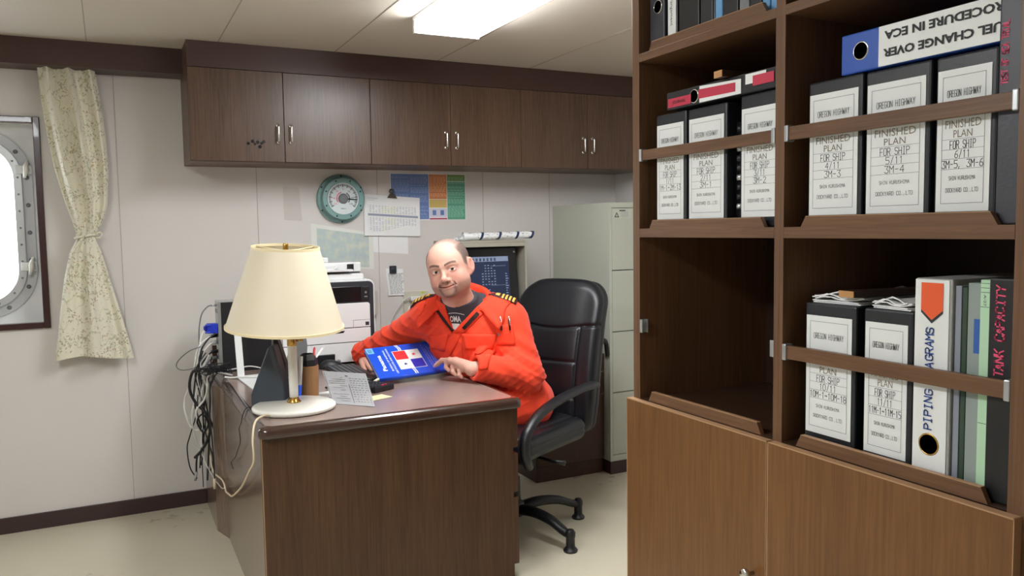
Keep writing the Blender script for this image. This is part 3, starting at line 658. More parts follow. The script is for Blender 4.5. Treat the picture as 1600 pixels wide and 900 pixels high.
# sea trial file
t = thing('slim_file', 'slim black file with pink lettering TEST OF SEA TRIAL on the middle shelf', 'file', (1.35, .759, 1.354))
b = MB(); b.box((1.217, .7385, 1.354), (1.48, .779, 1.70)); mk('cover', b, M['binderg'], t, bevel=.003)
b = MB(); strokes(b, 'TEST OF SEA TRIAL', (1.2165, .769, 1.612), (0, 0, 1), (0, 1, 0), .0095, .094, 0, wt=.17, jit=.07, seed=4); mk('lettering', b, M['pink'], t)
# fuel change over file lying upside down on binders 4-6
t = thing('lever_arch_file', 'blue and white lever arch file about fuel change over, lying on binder tops', 'file', (1.36, .92, 1.630))
b = MB(); b.box((1.223, .781, 1.6305), (1.50, 1.079, 1.702)); mk('cover', b, mat('cobalt_cover', '#2352b0', .4), t, bevel=.003)
b = MB(); b.box((1.2215, .781, 1.632), (1.2235, .997, 1.7005)); w = mk('spine_label', b, M['offwhite'], t)
b = MB(); text(b, 'FUEL CHANGE OVER', (1.221, .876, 1.653), (0, 1, 0), (0, 0, -1), .0135, .222, 0, bold=.035); text(b, 'PROCEDURE IN ECA', (1.221, .874, 1.683), (0, 1, 0), (0, 0, -1), .0135, .222, 0, bold=.035)
mk('lettering', b, M['inkd'], w)
ringhole(t, 1.223, 1.036, 1.668, .0145)
# piping diagrams file
t = thing('lever_arch_file', 'white lever arch file handwritten PIPING DIAGRAMS on the lowest open shelf', 'file', (1.36, .881, .921))
b = MB(); b.box((1.222, .847, .921), (1.50, .914, 1.266)); mk('cover', b, mat('grey_speckled_board', '#a5a5a2', .6, var=.2, vscale=150), t, bevel=.002)
b = MB(); b.box((1.2205, .852, .922), (1.2225, .9135, 1.264)); w = mk('spine_label', b, M['offwhite'], t)
b = MB(); X = 1.2195
b._a([(X, .902, 1.259), (X, .862, 1.259), (X, .862, 1.214), (X, .882, 1.197), (X, .902, 1.214)], [(0, 1, 2, 3, 4)], 0)
b._a([(X+.0003, .902, 1.214), (X+.0003, .882, 1.197), (X+.0003, .862, 1.214), (X+.0003, .862, 1.209), (X+.0003, .882, 1.191), (X+.0003, .902, 1.209)], [(0, 1, 4, 5), (1, 2, 3, 4)], 1)
strokes(b, 'PIPING DIAGRAMS', (X, .885, 1.098), (0, 0, 1), (0, 1, 0), .0135, .172, 2, wt=.15, jit=.09, seed=9)
text(b, 'LION', (X, .885, .937), UX, UY, .005, .016, 3)
mk('lettering', b, [M['orange'], M['dgrey'], M['bluem'], M['inkd']], w)
ringhole(t, 1.2205, .883, .986, .0165, 'brass')
# thin booklets
def slim(name, y0, y1, z1, m, label, cat='folder', x=1.227, z0=.921, dx=.22):
    b = MB(); b.box((x, y0, z0), (x+dx, y1, z1)); o = mk(name, b, M[m] if isinstance(m, str) else m, bevel=.001); tag(o, label, cat); return o
slim('document_sleeve', .835, .8455, 1.256, mat('grey_blue_sleeve', '#8d94a0', .35), 'blue grey document sleeve right beside the white piping file')
slim('folder', .825, .8335, 1.254, 'dgreen', 'dark green folder between the grey sleeves')
t = thing('document_sleeve', 'translucent grey green sleeve with a small blue tab beside the pale green booklet', 'folder', (1.33, .813, .921))
b = MB(); b.box((1.227, .8025, .921), (1.44, .824, 1.262)); mk('sleeve', b, M['gsleeve'], t, bevel=.001)
b = MB(); b.box((1.2258, .803, 1.150), (1.2272, .8125, 1.205)); mk('tab', b, mat('blue_tab', '#2c5fae', .5), t)
t = thing('booklet', 'pale green booklet beside the black tank capacity file', 'booklet', (1.33, .792, .921))
b = MB(); b.box((1.224, .786, .921), (1.43, .8015, 1.268)); mk('cover', b, M['green'], t)
b = MB()
for z in (1.262, 1.255, 1.248, 1.225, 1.04, .94): b._a([(1.2237, .801, z), (1.2237, .787, z), (1.2237, .787, z+.0008), (1.2237, .801, z+.0008)], [(0, 1, 2, 3)])
text(b, 'A-27', (1.2236, .794, 1.236), (0, 0, -1), (0, -1, 0), .004, .018); mk('printing', b, M['ink'], t)
t = thing('slim_file', 'black file with pink handwriting TANK CAPACITY at the right end of the shelf', 'file', (1.35, .763, .921))
b = MB(); b.box((1.219, .741, .921), (1.48, .785, 1.272)); mk('cover', b, M['black'], t, bevel=.003)
b = MB(); strokes(b, 'TANK CAPACITY', (1.2185, .766, 1.190), (0, 0, 1), (0, 1, 0), .0135, .140, 0, wt=.17, jit=.08, seed=2, slant=.1); mk('lettering', b, M['pink'], t)
# top shelf files (upper parts beyond the frame)
def topfile(y0, y1, h, m, label, x=1.225, ring=None, strip=None):
    t = thing('file', label, 'file', (x+.12, (y0+y1)/2, 1.786))
    b = MB(); b.box((x, y0, 1.786), (x+.25, y1, 1.786+h)); mk('cover', b, M[m], t, bevel=.003)
    if strip:
        b = MB(); b.box((x-.0012, y0+.004, 1.806), (x+.0003, y1-.004, 1.786+h-.01)); s = mk('spine_label', b, M[strip[0]], t)
        if strip[1]:
            b = MB(); text(b, strip[1], (x-.0014, (y0+y1)/2, 1.93), (0, 0, -1), (0, -1, 0), .010, .19, 0); mk('printing', b, M['ink'], s)
    if ring: ringhole(t, x, *ring, .0145)
    return t
topfile(1.610, 1.668, .30, 'binderg', 'charcoal lever arch file with a metal finger ring, far left of the top shelf', ring=(1.636, 1.893))
topfile(1.560, 1.598, .29, 'binder', 'black file with white spine reading General Common, on the top shelf', strip=('offwhite', 'General Common Arrangement'))
topfile(1.482, 1.555, .30, 'black', 'wide plain black file in the middle of the top shelf')
t = topfile(1.436, 1.478, .30, 'binder', 'black file with a grey latch beside the light blue spine', ring=(1.462, 1.888))
b = MB(); b.box((1.222, 1.476, 1.875), (1.226, 1.498, 1.90)); mk('latch', b, M['silver'], t, bevel=.002)
topfile(1.428, 1.434, .2, 'dgrey', 'thin dark folder on the top shelf behind the blue spine')
topfile(1.405, 1.4275, .29, 'skyblue', 'light blue spined file on the top shelf')
topfile(1.355, 1.402, .30, 'black', 'black file right of the light blue spine on the top shelf')
topfile(1.322, 1.351, .28, 'mgrey', 'grey booklet on the top shelf near the divider')
topfile(1.286, 1.318, .28, 'black', 'black file between the grey booklet and the pale blue one')
topfile(1.262, 1.283, .28, 'skyblue', 'pale blue file in the last but one place by the top divider')
topfile(1.222, 1.259, .28, 'skyblue', 'pale blue file touching the bookcase divider on the top shelf')
# ================================================================== DESK
HD = .715
desk = thing('desk', 'brown wooden desk with a rounded dark edge and grey brown top', 'desk', (.9, 3.4, 0))
def rounded_slab(b, x0, x1, y0, y1, z0, z1, r, mi=0, n=6):
    P = []
    for cx_, cy_, a0 in ((x1-r, y1-r, 0), (x0+r, y1-r, 90), (x0+r, y0+r, 180), (x1-r, y0+r, 270)):
        for i in range(n+1):
            a = math.radians(a0+90*i/n); P.append((cx_+r*math.cos(a), cy_+r*math.sin(a)))
    return P
b = MB(); P = rounded_slab(b, .412, 1.388, 2.698, 4.255, 0, 0, .03)
prof = [(.010, .674), (.003, .677), (0, .684), (0, .696), (.002, .705), (.008, .712), (.018, .7152), (.026, .7155), (.028, .7150)]
cxm, cym = .9, 3.4765
rows = []
for ins, z in prof:
    rows.append([(cxm+(x-cxm)*(1-ins/.488), cym+(y-cym)*(1-ins/.778), z) for x, y in P])
n = len(P); vs = [p for r in rows for p in r]
fs = [(i*n+k, i*n+(k+1) % n, (i+1)*n+(k+1) % n, (i+1)*n+k) for i in range(len(rows)-1) for k in range(n)] + [tuple(reversed(range(n)))]
b._a(vs, fs); mk('edge_moulding', b, M['lip'], desk, autosm=60)
b = MB(); top = [(x, y, .7152) for x, y, z in rows[-1]]; b.prism([(x, y, .700) for x, y, z in rows[-1]], (0, 0, .0152)); mk('desktop', b, M['desktop'], desk)
b = MB(); b.box((.422, 2.722, .0), (1.352, 2.742, .676)); mk('front_panel', b, M['desk'], desk, bevel=.001)
b = MB(); b.box((.4215, 2.7422, .0), (.4395, 3.70, .676)); mk('side_panel', b, M['deskside'], desk, bevel=.001)
b = MB(); b.prism([(.4395, 3.70, 0), (.4212, 3.70, 0), (.386, 3.83, 0), (.386, 4.262, 0), (.4395, 4.262, 0)], (0, 0, .676)); mk('rear_side_panel', b, M['deskside'], desk, bevel=.001)
b = MB(); b.box((.4215, 2.7215, 0), (.4235, 2.7225, .676)); mk('edge_band', b, M['edge'], desk)
b = MB(); b.box((.93, 2.9, .0), (1.35, 2.918, .676)); b.box((.93, 2.742, .05), (.948, 2.9, .676)); mk('pedestal', b, M['brownunit'], desk)
for z0, z1, xo in ((.520, .672, 0), (.345, .495, .0), (.06, .325, 0)):
    b = MB(); b.box((1.352, 2.724, z0), (1.374+xo, 2.916, z1)); d = mk('drawer_front', b, M['desk'], desk, bevel=.002)
    b = MB(); b.box((1.374, 2.78, (z0+z1)/2-.006), (1.384, 2.86, (z0+z1)/2+.006)); mk('handle', b, M['silver'], d, bevel=.002)
b = MB(); b.box((.44, 4.236, .7157), (1.60, 4.262, .80)); mk('upstand', b, M['brownunit'], desk)
b = MB(); b.box((.44, 4.234, .80), (1.60, 4.264, .812)); mk('cable_duct', b, M['duct'], desk)
# ------------------------------------------------------------------ table lamp
lx, ly = .577, 2.945
lamp = thing('table_lamp', 'white table lamp with a big cream conical shade on the desk corner', 'lamp', (lx, ly, HD+.0005))
b = MB(); b.lathe([(.001, .0), (.138, .0), (.146, .004), (.149, .011), (.147, .018), (.138, .022), (.03, .027), (.001, .028)], (lx, ly, HD+.0005), 64); mk('base', b, M['whitee'], lamp, autosm=60)
b = MB(); b.lathe([(.026, .0265), (.024, .032), (.019, .036), (.017, .046)], (lx, ly, HD), 24); mk('lower_collar', b, M['brass'], lamp, smooth=True)
b = MB(); b.lathe([(.0155, .032), (.0165, .10), (.0165, .232), (.0145, .236)], (lx, ly, HD), 24); mk('stem', b, M['whitee'], lamp, smooth=True)
b = MB(); b.lathe([(.0145, .232), (.0175, .236), (.0175, .262), (.016, .266), (.0165, .270), (.0165, .292), (.012, .30)], (lx, ly, HD), 24); mk('socket', b, M['brass'], lamp, autosm=40)
b = MB(); b.tube([(lx+.018, ly-.005, HD+.252), (lx+.030, ly-.01, HD+.252)], .004, 8); b.lathe([(0, -.006), (.006, -.003), (.006, .003), (0, .006)], (lx+.032, ly-.011, HD+.252), 10); mk('switch', b, M['brass'], lamp, smooth=True)
b = MB(); b.tube([(lx+.022, ly-.008, HD+.35), (lx+.024, ly-.008, HD+.265)], .0012, 6); mk('pull_chain', b, M['brass'], lamp)
tilt = Matrix.Rotation(math.radians(4.5), 4, Vector((.98, -.19, 0)).normalized()) @ Matrix.Rotation(math.radians(2.2), 4, Vector((.19, .98, 0)))
S0 = Vector((lx-.024, ly-.01, HD+.303))
rb, rt, hs = .205, .116, .290
b = MB(); b.T = Matrix.Translation(S0) @ tilt
b.lathe([(rb, .0), (rt, hs), (rt-.0015, hs), (rb-.0015, .0)], (0, 0, 0), 72, close=True); sh = mk('shade', b, M['shade'], lamp, autosm=50)
b = MB(); b.T = Matrix.Translation(S0) @ tilt
for r, z in ((rb, .004), (rt, hs-.003)):
    b = MB(); b.T = Matrix.Translation(S0) @ tilt; b.lathe([(r-.002, z-.005), (r+.0025, z-.005), (r+.0025, z+.004), (r-.002, z+.004)], (0, 0, 0), 72, close=True); mk('shade_trim', b, M['shade_trim'], sh, autosm=60)
b = MB(); b.T = Matrix.Translation(S0) @ tilt
for k in range(3):
    a = math.radians(20+120*k); b.tube([(math.cos(a)*(rt-.001), math.sin(a)*(rt-.001), hs-.003), (math.cos(a)*.05, math.sin(a)*.05, hs-.012), (0, 0, hs-.014)], .0022, 6)
mk('spider', b, M['shade_trim'], lamp, smooth=True)
b = MB(); b.T = Matrix.Translation(S0) @ tilt
b.lathe([(.008, hs-.016), (.010, hs-.012), (.010, hs+.008), (.008, hs+.012), (0, hs+.012)], (0, 0, 0), 16); b.tube([(0, 0, hs-.014), (.02, .008, 0)], .003, 6)
mk('finial', b, M['brass'], lamp, autosm=40)
b = MB(); b.lathe([(.011, .0), (.013, .01), (.011, .02), (.02, .03), (.030, .05), (.033, .07), (.026, .092), (.010, .103), (0, .105)], (lx, ly, HD+.298), 24); mk('bulb', b, M['whitep'], lamp, smooth=True)
cord = curve_pts([(.470, 2.842, .728), (.440, 2.80, .735), (.412, 2.765, .727), (.398, 2.74, .68), (.400, 2.75, .60), (.402, 2.886, .525), (.403, 3.10, .41), (.403, 3.38, .293), (.403, 3.52, .262), (.403, 3.60, .249), (.402, 3.64, .27), (.402, 3.752, .262), (.375, 3.80, .288), (.368, 3.84, .36), (.366, 3.87, .46), (.362, 3.88, .55), (.360, 3.89, .64)], 7)
b = MB(); b.tube(cord, .0038, 8); mk('cord', b, M['cream'], lamp, smooth=True)
# ------------------------------------------------------------------ computer tower
t = thing('computer_tower', 'black computer tower with a silver rear frame at the back left of the desk', 'computer', (.55, 4.0, HD+.0005))
b = MB(); b.box((.447, 3.895, .7157), (.668, 3.985, 1.040)); mk('case', b, M['black'], t, bevel=.003)
b = MB(); b.box((.433, 3.890, .7157), (.447, 3.990, 1.046)); b.box((.447, 3.890, 1.040), (.668, 3.990, 1.046)); mk('rear_frame', b, M['silver'], t, bevel=.001)
b = MB()
for z, hh_ in ((1.0, .02), (.92, .02), (.86, .03), (.79, .03)): b.box((.4322, 3.90, z-hh_/2), (.434, 3.98, z+hh_/2))
mk('port_panel', b, M['mgrey'], t)
b = MB(); b.box((.662, 3.885, .88), (.690, 3.94, .955)); mk('front_hub', b, M['silver'], t, bevel=.003)
# white stand
t = thing('white_stand', 'white metal stand with a slim upright and flat foot in front of the computer tower', 'stand', (.52, 3.65, HD+.0005))
b = MB(); b.prism([(.484, 3.70, .722), (.514, 3.70, .722), (.5055, 3.72, .985), (.476, 3.72, .985)], (0, .008, 0)); mk('upright', b, M['whitep'], t, bevel=.001)
b = MB(); b.box((.474, 3.716, .975), (.52, 3.74, 1.0)); mk('bracket', b, M['whitep'], t, bevel=.002)
b = MB(); b.prism([(.500, 3.38, .7157), (.62, 3.42, .7157), (.62, 3.74, .7157), (.48, 3.73, .7157)], (0, 0, .006)); mk('foot', b, M['whitep'], t, bevel=.001)
# black wedge (desk console seen from behind)
t = thing('desk_console', 'black wedge shaped desk console standing behind the lamp base', 'console', (.50, 3.05, HD+.0005))
b = MB(); b.prism([(.440, 3.045, .7157), (.557, 2.995, .7157), (.553, 3.00, .80), (.527, 3.03, .935), (.520, 3.035, .942), (.507, 3.045, .934), (.441, 3.045, .765)], (.035, .085, 0)); mk('body', b, mat('slate_plastic', '#39414b', .4), t, bevel=.008, seg=3)
b = MB(); b.prism([(.548, 3.10, .7157), (.585, 3.10, .7157), (.580, 3.10, .86), (.550, 3.10, .968), (.480, 3.10, .972), (.478, 3.10, .966), (.538, 3.10, .955)], (.02, .06, 0)); mk('holder', b, M['black'], t, bevel=.002)
b = MB(); b.tube(curve_pts([(.56, 3.18, .93), (.585, 3.19, .965), (.612, 3.19, .95), (.618, 3.19, .90), (.60, 3.19, .84)], 5), .007, 8); mk('hose', b, M['duct'], t, smooth=True)
b = MB(); b.box((.585, 3.125, .7157), (.612, 3.17, .80)); mk('blue_block', b, M['blue'], t, bevel=.003, label='small blue block behind the console')
# grey blade / correction pen
t = thing('grey_panel', 'narrow grey plastic panel standing right behind the lamp stem', 'panel', (.66, 3.28, HD+.0005))
b = MB(); b.prism([(.652, 3.26, .7157), (.684, 3.26, .7157), (.700, 3.26, .90), (.690, 3.26, .985), (.657, 3.26, .985)], (.004, .03, 0)); mk('panel', b, M['mgrey'], t, bevel=.001)
t = thing('marker_pen', 'white pen with a blue tip leaning on the wooden cup', 'pen', (.632, 3.09, HD+.0005))
b = MB(); b.tube([(.626, 3.080, .775), (.636, 3.088, .885)], .0085, 12); mk('barrel', b, M['whitep'], t, smooth=True)
b = MB(); b.tube([(.622, 3.076, .7165), (.623, 3.077, .74), (.626, 3.080, .777)], [.003, .009, .0095], 12); mk('cap', b, M['blue'], t, smooth=True)
# pen cup
t = thing('pen_cup', 'brown wooden pen cup with a black liner behind the lamp base', 'pen cup', (.675, 3.135, HD+.0005))
b = MB(); b.lathe([(.0, 0), (.035, 0), (.038, .002), (.040, .124), (.036, .125), (.034, .01), (0, .01)], (.672, 3.137, .7157), 32); mk('cup', b, M['kraft'], t, autosm=50)
b = MB(); b.lathe([(.033, .10), (.034, .126), (.040, .128), (.037, .148), (.026, .170), (.022, .170), (.030, .14), (.030, .1)], (.672, 3.137, .7157), 7); mk('liner', b, M['black'], t)
for nm, a, c, m_, lb in (('marker_pen', (.69, 3.13, .85), (.697, 3.125, .905), 'red', 'red capped pen in the wooden cup'), ('pencil', (.69, 3.14, .85), (.730, 3.125, .905), 'offwhite', 'white pencil leaning out of the wooden cup')):
    p = thing(nm, lb, 'pen', tuple(a)); b = MB(); aa = Vector(a); cc = Vector(c); b.tube([aa-(cc-aa)*1.8, cc], .0045, 10); mk('barrel', b, M[m_] if m_ != 'red' else mat('red_pen', '#c5202a', .35), p, smooth=True)
    b = MB(); b.tube([cc, cc+(cc-aa)*.12], [.0045, .002], 10); mk('end', b, M['whitep'] if m_ != 'red' else M['red'], p)
# white note pad under things
b = MB(); b.obox((.745, 3.12, .7185), ((1, .2, 0), (-.2, 1, 0), (0, 0, 1)), (.045, .06, .0025)); tag(mk('note_pad', b, M['paper']), 'small white note pad on the desk beside the wooden pen cup', 'note pad')
b = MB(); b.obox((.90, 2.985, .7164), ((1, .35, 0), (-.35, 1, 0), (0, 0, 1)), (.048, .035, .0006)); tag(mk('sticky_note', b, M['yellow']), 'pale yellow note on the desk beside the clear printed sheet', 'note')
t = thing('ballpoint_pen', 'thin black ballpoint pen lying on the desk behind the clear sheet', 'pen', (.80, 3.22, HD+.0005))
b = MB(); b.tube([(.77, 3.27, .7203), (.84, 3.14, .7203)], .0042, 10); mk('barrel', b, M['black'], t, smooth=True); b = MB(); b.tube([(.84, 3.14, .7203), (.846, 3.128, .7203)], [.0042, .001], 10); mk('tip', b, M['silver'], t)
# keyboard
t = thing('keyboard', 'black computer keyboard lying lengthwise on the desk', 'keyboard', (.935, 3.49, HD+.0005))
b = MB(); b.box((.872, 3.262, .7157), (1.010, 3.702, .732)); mk('body', b, M['black'], t, bevel=.004)
b = MB()
for r in range(6):
    y = 3.34
    for c in range(21):
        if r == 5 and 4 <= c <= 10 : continue
        b.box((.879+r*.0212, 3.269+c*.0204, .732), (.879+r*.0212+.0182, 3.269+c*.0204+.0172, .738))
b.box((.879+5*.0212, 3.269+4*.0204, .732), (.879+5*.0212+.0195, 3.269+11*.0204-.003, .738))
k = mk('keys', b, M['dgrey'], t, bevel=.0015, seg=1)
# mouse
t = thing('computer_mouse', 'black computer mouse beyond the keyboard', 'mouse', (.915, 3.76, HD+.0005))
b = MB(); rows = []
for i in range(13):
    th = math.pi*i/12; row = []
    for j in range(25):
        ph = 2*math.pi*j/24
        x = math.cos(th); rr_ = math.sin(th)
        row.append((.915+.060*x, 3.752+.036*rr_*math.cos(ph), .7160+max(0, .040*rr_*math.sin(ph)*(1-.25*x))))
    rows.append(row)
b.grid(rows); mk('shell', b, M['black'], t, smooth=True)
b = MB(); b.lathe([(0, -.003), (.009, -.003), (.009, .003), (0, .003)], (.950, 3.752, .744), 14, axis=(0, 1, 0)); mk('wheel', b, M['mgrey'], t, smooth=True)
t = thing('card_holder', 'small flat black holder standing by the printer behind the pen cup', 'holder', (.90, 3.72, .7157))
b = MB(); b.box((.80, 3.80, .7157), (.945, 3.812, .772)); b.box((.80, 3.79, .7157), (.945, 3.815, .722)); mk('holder', b, M['black'], t, bevel=.002)
# calculator
t = thing('calculator', 'black desk calculator partly behind the clear printed sheet', 'calculator', (.93, 3.17, HD+.0005))
b = MB(); ax = ((.88, .47, 0), (-.47, .88, 0), (0, 0, 1)); c0 = Vector((.925, 3.165, .727)); b.obox(c0, ax, (.055, .085, .0105)); mk('case', b, M['black'], t, bevel=.004)
b = MB(); a0 = Vector(ax[0]).normalized(); a1 = Vector(ax[1]).normalized()
for i in range(5):
    for j in range(6): b.obox(c0+a0*(-.038+i*.019)+a1*(-.070+j*.017)+Vector((0, 0, .0115)), ax, (.0065, .0055, .0022))
mk('keys', b, M['dgrey'], t, bevel=.001)
b = MB(); b.obox(c0+a1*.058+Vector((0, 0, .011)), ax, (.044, .014, .001)); mk('display', b, M['mgrey'], t)
b = MB(); b.obox(c0+a0*-.0+a1*-.070+Vector((0, 0, .0116)), ax, (.0065, .0055, .0025)); b.obox(c0+a0*.019+a1*-.070+Vector((0, 0, .0116)), ax, (.0065, .0055, .0025)); mk('clear_key', b, M['red'], t, bevel=.001)
# clear printed sheet leaning on the calculator
t = thing('acrylic_sheet', 'clear printed acrylic sheet leaning on the calculator at the front of the desk', 'sheet', (.78, 2.9, HD+.0005))
BL, BR, TR_, TL_ = Vector((.720, 2.958, .7175)), Vector((.843, 2.823, .7175)), Vector((.868, 3.02, .806)), Vector((.733, 3.16, .808))
def sheetmat():
    m, nt, b = nodes_of('clear_printed_acrylic'); b.inputs['Base Color'].default_value = (*lin('#b9babd'), 1); b.inputs['Roughness'].default_value = .15; b.inputs['Alpha'].default_value = .66; return m
nrm = (BR-BL).cross(TL_-BL).normalized()
b = MB(); b.prism([BL, BR, TR_, TL_], nrm*.002); mk('plate', b, sheetmat(), t)
b = MB()
def uvp(u, v, off=.0026): return BL.lerp(BR, u).lerp(TL_.lerp(TR_, u), v)+nrm*off
def uvq(u0, u1, v0, v1, mi=0): b._a([uvp(u0, v0), uvp(u1, v0), uvp(u1, v1), uvp(u0, v1)], [(0, 1, 2, 3)], mi)
rnd = random.Random(3)
for r in range(11):
    v = .10+r*.07
    u = .58
    while u < .93:
        w_ = rnd.uniform(.02, .06); uvq(u, u+w_, v, v+.012); u += w_+.03
uvq(.535, .545, .05, .62); uvq(.5, .56, .86, .89)
for r in range(12): uvq(.08+rnd.uniform(0, .3), .12+rnd.uniform(.25, .38), .1+r*.065, .108+r*.065)
uvq(.02, .03, .03, .95); uvq(.95, .955, .03, .95)
mk('printing', b, M['ink'], t)
# ------------------------------------------------------------------ printer
t = thing('printer', 'white laser printer with a black front recess and scanner on top, against the wall', 'printer', (.93, 4.03, HD+.0005))
px0, px1, py0, py1 = .695, 1.160, 3.83, 4.22
def rbox(b, x0, x1, y0, y1, z0, z1, r, mi=0, n=6):
    P = []
    for cx_, cz_, a0 in ((x1-r, z1-r, 0), (x0+r, z1-r, 90)):
        for i in range(n+1):
            a = math.radians(a0+90*i/n); P.append((cx_+r*math.cos(a), y0, cz_+r*math.sin(a)))
    P += [(x0, y0, z0), (x1, y0, z0)]
    b.prism(P, (0, y1-y0, 0), mi)
b = MB(); rbox(b, px0, px1, py0+.012, py1, .7257, 1.122, .03); mk('housing', b, M['whitep'], t, bevel=.002)
b = MB(); rbox(b, px0+.012, px1-.008, py0+.004, py0+.012, .7257, 1.114, .025); mk('dark_bezel', b, M['dgrey'], t, bevel=.001)
b = MB(); b.box((px0+.03, py0+.0, 1.016), (px1-.07, py0+.0045, 1.090)); mk('output_recess', b, M['blackg'], t, bevel=.001)
b = MB(); b.box((px1-.066, py0-.001, 1.020), (px1-.030, py0+.004, 1.088)); c = mk('control_strip', b, M['black'], t, bevel=.002)
b = MB(); b.lathe([(0, .001), (.006, .001), (.006, 0)], (px1-.048, py0-.001, 1.06), 12, axis=(0, -1, 0)); b.box((px1-.056, py0-.0018, 1.036), (px1-.040, py0-.0008, 1.042)); mk('buttons', b, M['mgrey'], c)
b = MB(); rbox(b, px0+.012, px1-.030, py0-.006, py0+.004, .892, 1.010, .012); mk('front_door', b, M['whitep'], t, bevel=.0015)
b = MB(); b.box((px0+.012, py0-.006, .822), (px1-.030, py0+.004, .888)); mk('paper_door', b, M['whitep'], t, bevel=.0015)
b = MB(); b.box((px0+.012, py0-.006, .7257), (px1-.030, py0+.004, .818)); mk('paper_tray', b, M['whitep'], t, bevel=.0015)
b = MB(); b.prism([(px0+.10, py0-.0063, .862), (.995, py0-.0063, .868), (1.003, py0-.0063, .878), (px0+.10, py0-.0063, .872)], (0, .003, 0)); mk('manual_slot', b, M['blackg'], t)
b = MB(); b.box((1.105, py0-.0068, .899), (1.123, py0-.005, .916)); mk('badge', b, M['dgrey'], t)
b = MB()
for a, c2 in (((1.045, .893), (1.045, .927)),): b.box((a[0]-.0008, py0-.0066, a[1]), (a[0]+.0008, py0-.0055, c2[1]))
b.box((1.045, py0-.0066, .926), (1.128, py0-.0055, .9275)); mk('panel_line', b, M['mgrey'], t)
b = MB(); b.box((px0+.03, py0+.04, 1.122), (px1-.045, py1-.02, 1.150)); mk('scanner_bed', b, M['whitep'], t, bevel=.004)
b = MB(); b.box((px0+.03, py0+.10, 1.150), (px1-.045, py1-.02, 1.158)); mk('scanner_gap', b, M['mgrey'], t)
b = MB(); b.box((px0+.03, py0+.08, 1.158), (px1-.045, py1-.02, 1.205)); sc = mk('document_feeder', b, M['whitep'], t, bevel=.005)
b = MB(); b.box((px1-.115, py0+.074, 1.163), (px1-.083, py0+.081, 1.196)); mk('badge', b, M['black'], sc)
b = MB(); b.box((px0+.03, py0+.02, 1.163), (px1-.10, py0+.075, 1.172)); mk('input_tray', b, M['whitep'], sc, bevel=.001)
b = MB(); b.prism([(.80, py0+.03, 1.1725), (.97, py0+.03, 1.1725), (1.03, py0+.12, 1.195), (.82, py0+.12, 1.20)], (0, 0, .004)); mk('loaded_paper', b, M['paper'], sc)
b = MB(); b.box((px0+.03, py0+.10, 1.205), (px1-.20, py1-.10, 1.232)); mk('feeder_lid', b, M['whitep'], sc, bevel=.006)
b = MB()
for x in (px0+.05, px1-.05):
    for y in (py0+.05, py1-.05): b.lathe([(.012, 0), (.014, .0105)], (x, y, .7157), 10)
mk('feet', b, M['black'], t)
# ------------------------------------------------------------------ the blue register held in the man's hands
t = thing('register_book', 'blue hardcover register with the word Panama and a four part flag, held on the desk', 'book', (1.14, 3.22, .74))
BL, BR = Vector((.978, 3.203, .7475)), Vector((1.300, 3.236, .7535)); TL_, TR_ = Vector((.969, 3.386, .848)), Vector((1.291, 3.419, .854))
nrm = (BR-BL).cross(TL_-BL).normalized()
def Q(u, v, off=0.0): return BL.lerp(BR, u).lerp(TL_.lerp(TR_, u), v)+nrm*off
def sheet_poly(b, pts, off, th, mi=0): b.prism([Q(u, v, off) for u, v in pts], nrm*-th, mi)
rc = [(0, 0), (1, 0)]+[(1-.03*(1-math.cos(math.radians(a))), 1-.045*(1-math.sin(math.radians(a)))) for a in range(0, 91, 15)]+[(.012, 1), (0, .98)]
b = MB(); sheet_poly(b, rc, 0, .002); mk('front_cover', b, M['blue'], t)
b = MB(); sheet_poly(b, rc, -.0165, .002); mk('back_cover', b, M['blue'], t)
b = MB(); sheet_poly(b, [(.008, .01), (.992, .01), (.985, .975), (.012, .985)], -.0025, .0135); mk('page_block', b, M['paper'], t)
b = MB(); rows = []
for i in range(9):
    a = math.pi*i/8; off = -.009+.0095*math.cos(a); vv = -.04*math.sin(a)*.6
    rows.append([Q(0, vv, off), Q(1, vv, off)])
b.grid(rows); mk('spine', b, M['blue'], t, smooth=True, solid=.001)
def TXT(b, s, u, v, h, w, mi, **k):
    # reading direction runs up the cover (away from the spine), letters' tops to the left
    ux = (Q(.5, 1)-Q(.5, 0)).normalized(); uy = (Q(0, .5)-Q(1, .5)).normalized()
    text(b, s, Q(u, v, .0006), ux, uy, h, w, mi, lift=.0, **k)
b = MB()
def P4(u0, u1, v0, v1, mi, off=.0006): b._a([Q(u0, v0, off), Q(u1, v0, off), Q(u1, v1, off), Q(u0, v1, off)], [(0, 1, 2, 3)], mi)
def star(u, v, r, mi):
    L = (BR-BL).length; Hh = (TL_-BL).length; pts = []
    for k in range(10):
        a = math.pi/2+math.pi*k/5; rr = r if k % 2 == 0 else r*.4; pts.append(Q(u+rr*math.cos(a)/L, v+rr*math.sin(a)/Hh, .0016))
    cc = Q(u, v, .0016); b._a([cc]+pts, [(0, 1+k, 1+(k+1) % 10) for k in range(10)], mi)
P4(.345, .735, .18, .80, 0)
P4(.355, .535, .50, .785, 1, .0011); P4(.548, .725, .195, .475, 2, .0011)
star(.635, .63, .011, 1); star(.45, .34, .011, 3)
P4(.008, .105, .80, .985, 4)
for o_ in (0, .028):
    b._a([Q(.42+o_, 1, .0006), Q(.436+o_, 1, .0006), Q(.47+o_, .90, .0006), Q(.47+o_, .80, .0006), Q(.454+o_, .80, .0006), Q(.452+o_, .9, .0006)], [(0, 1, 2, 3, 4, 5)], 0)
    b._a([Q(.50+o_, .18, .0006), Q(.516+o_, .18, .0006), Q(.53+o_, .08, .0006), Q(.53+o_, 0, .0006), Q(.514+o_, 0, .0006), Q(.512+o_, .08, .0006)], [(0, 1, 2, 3, 4, 5)], 0)
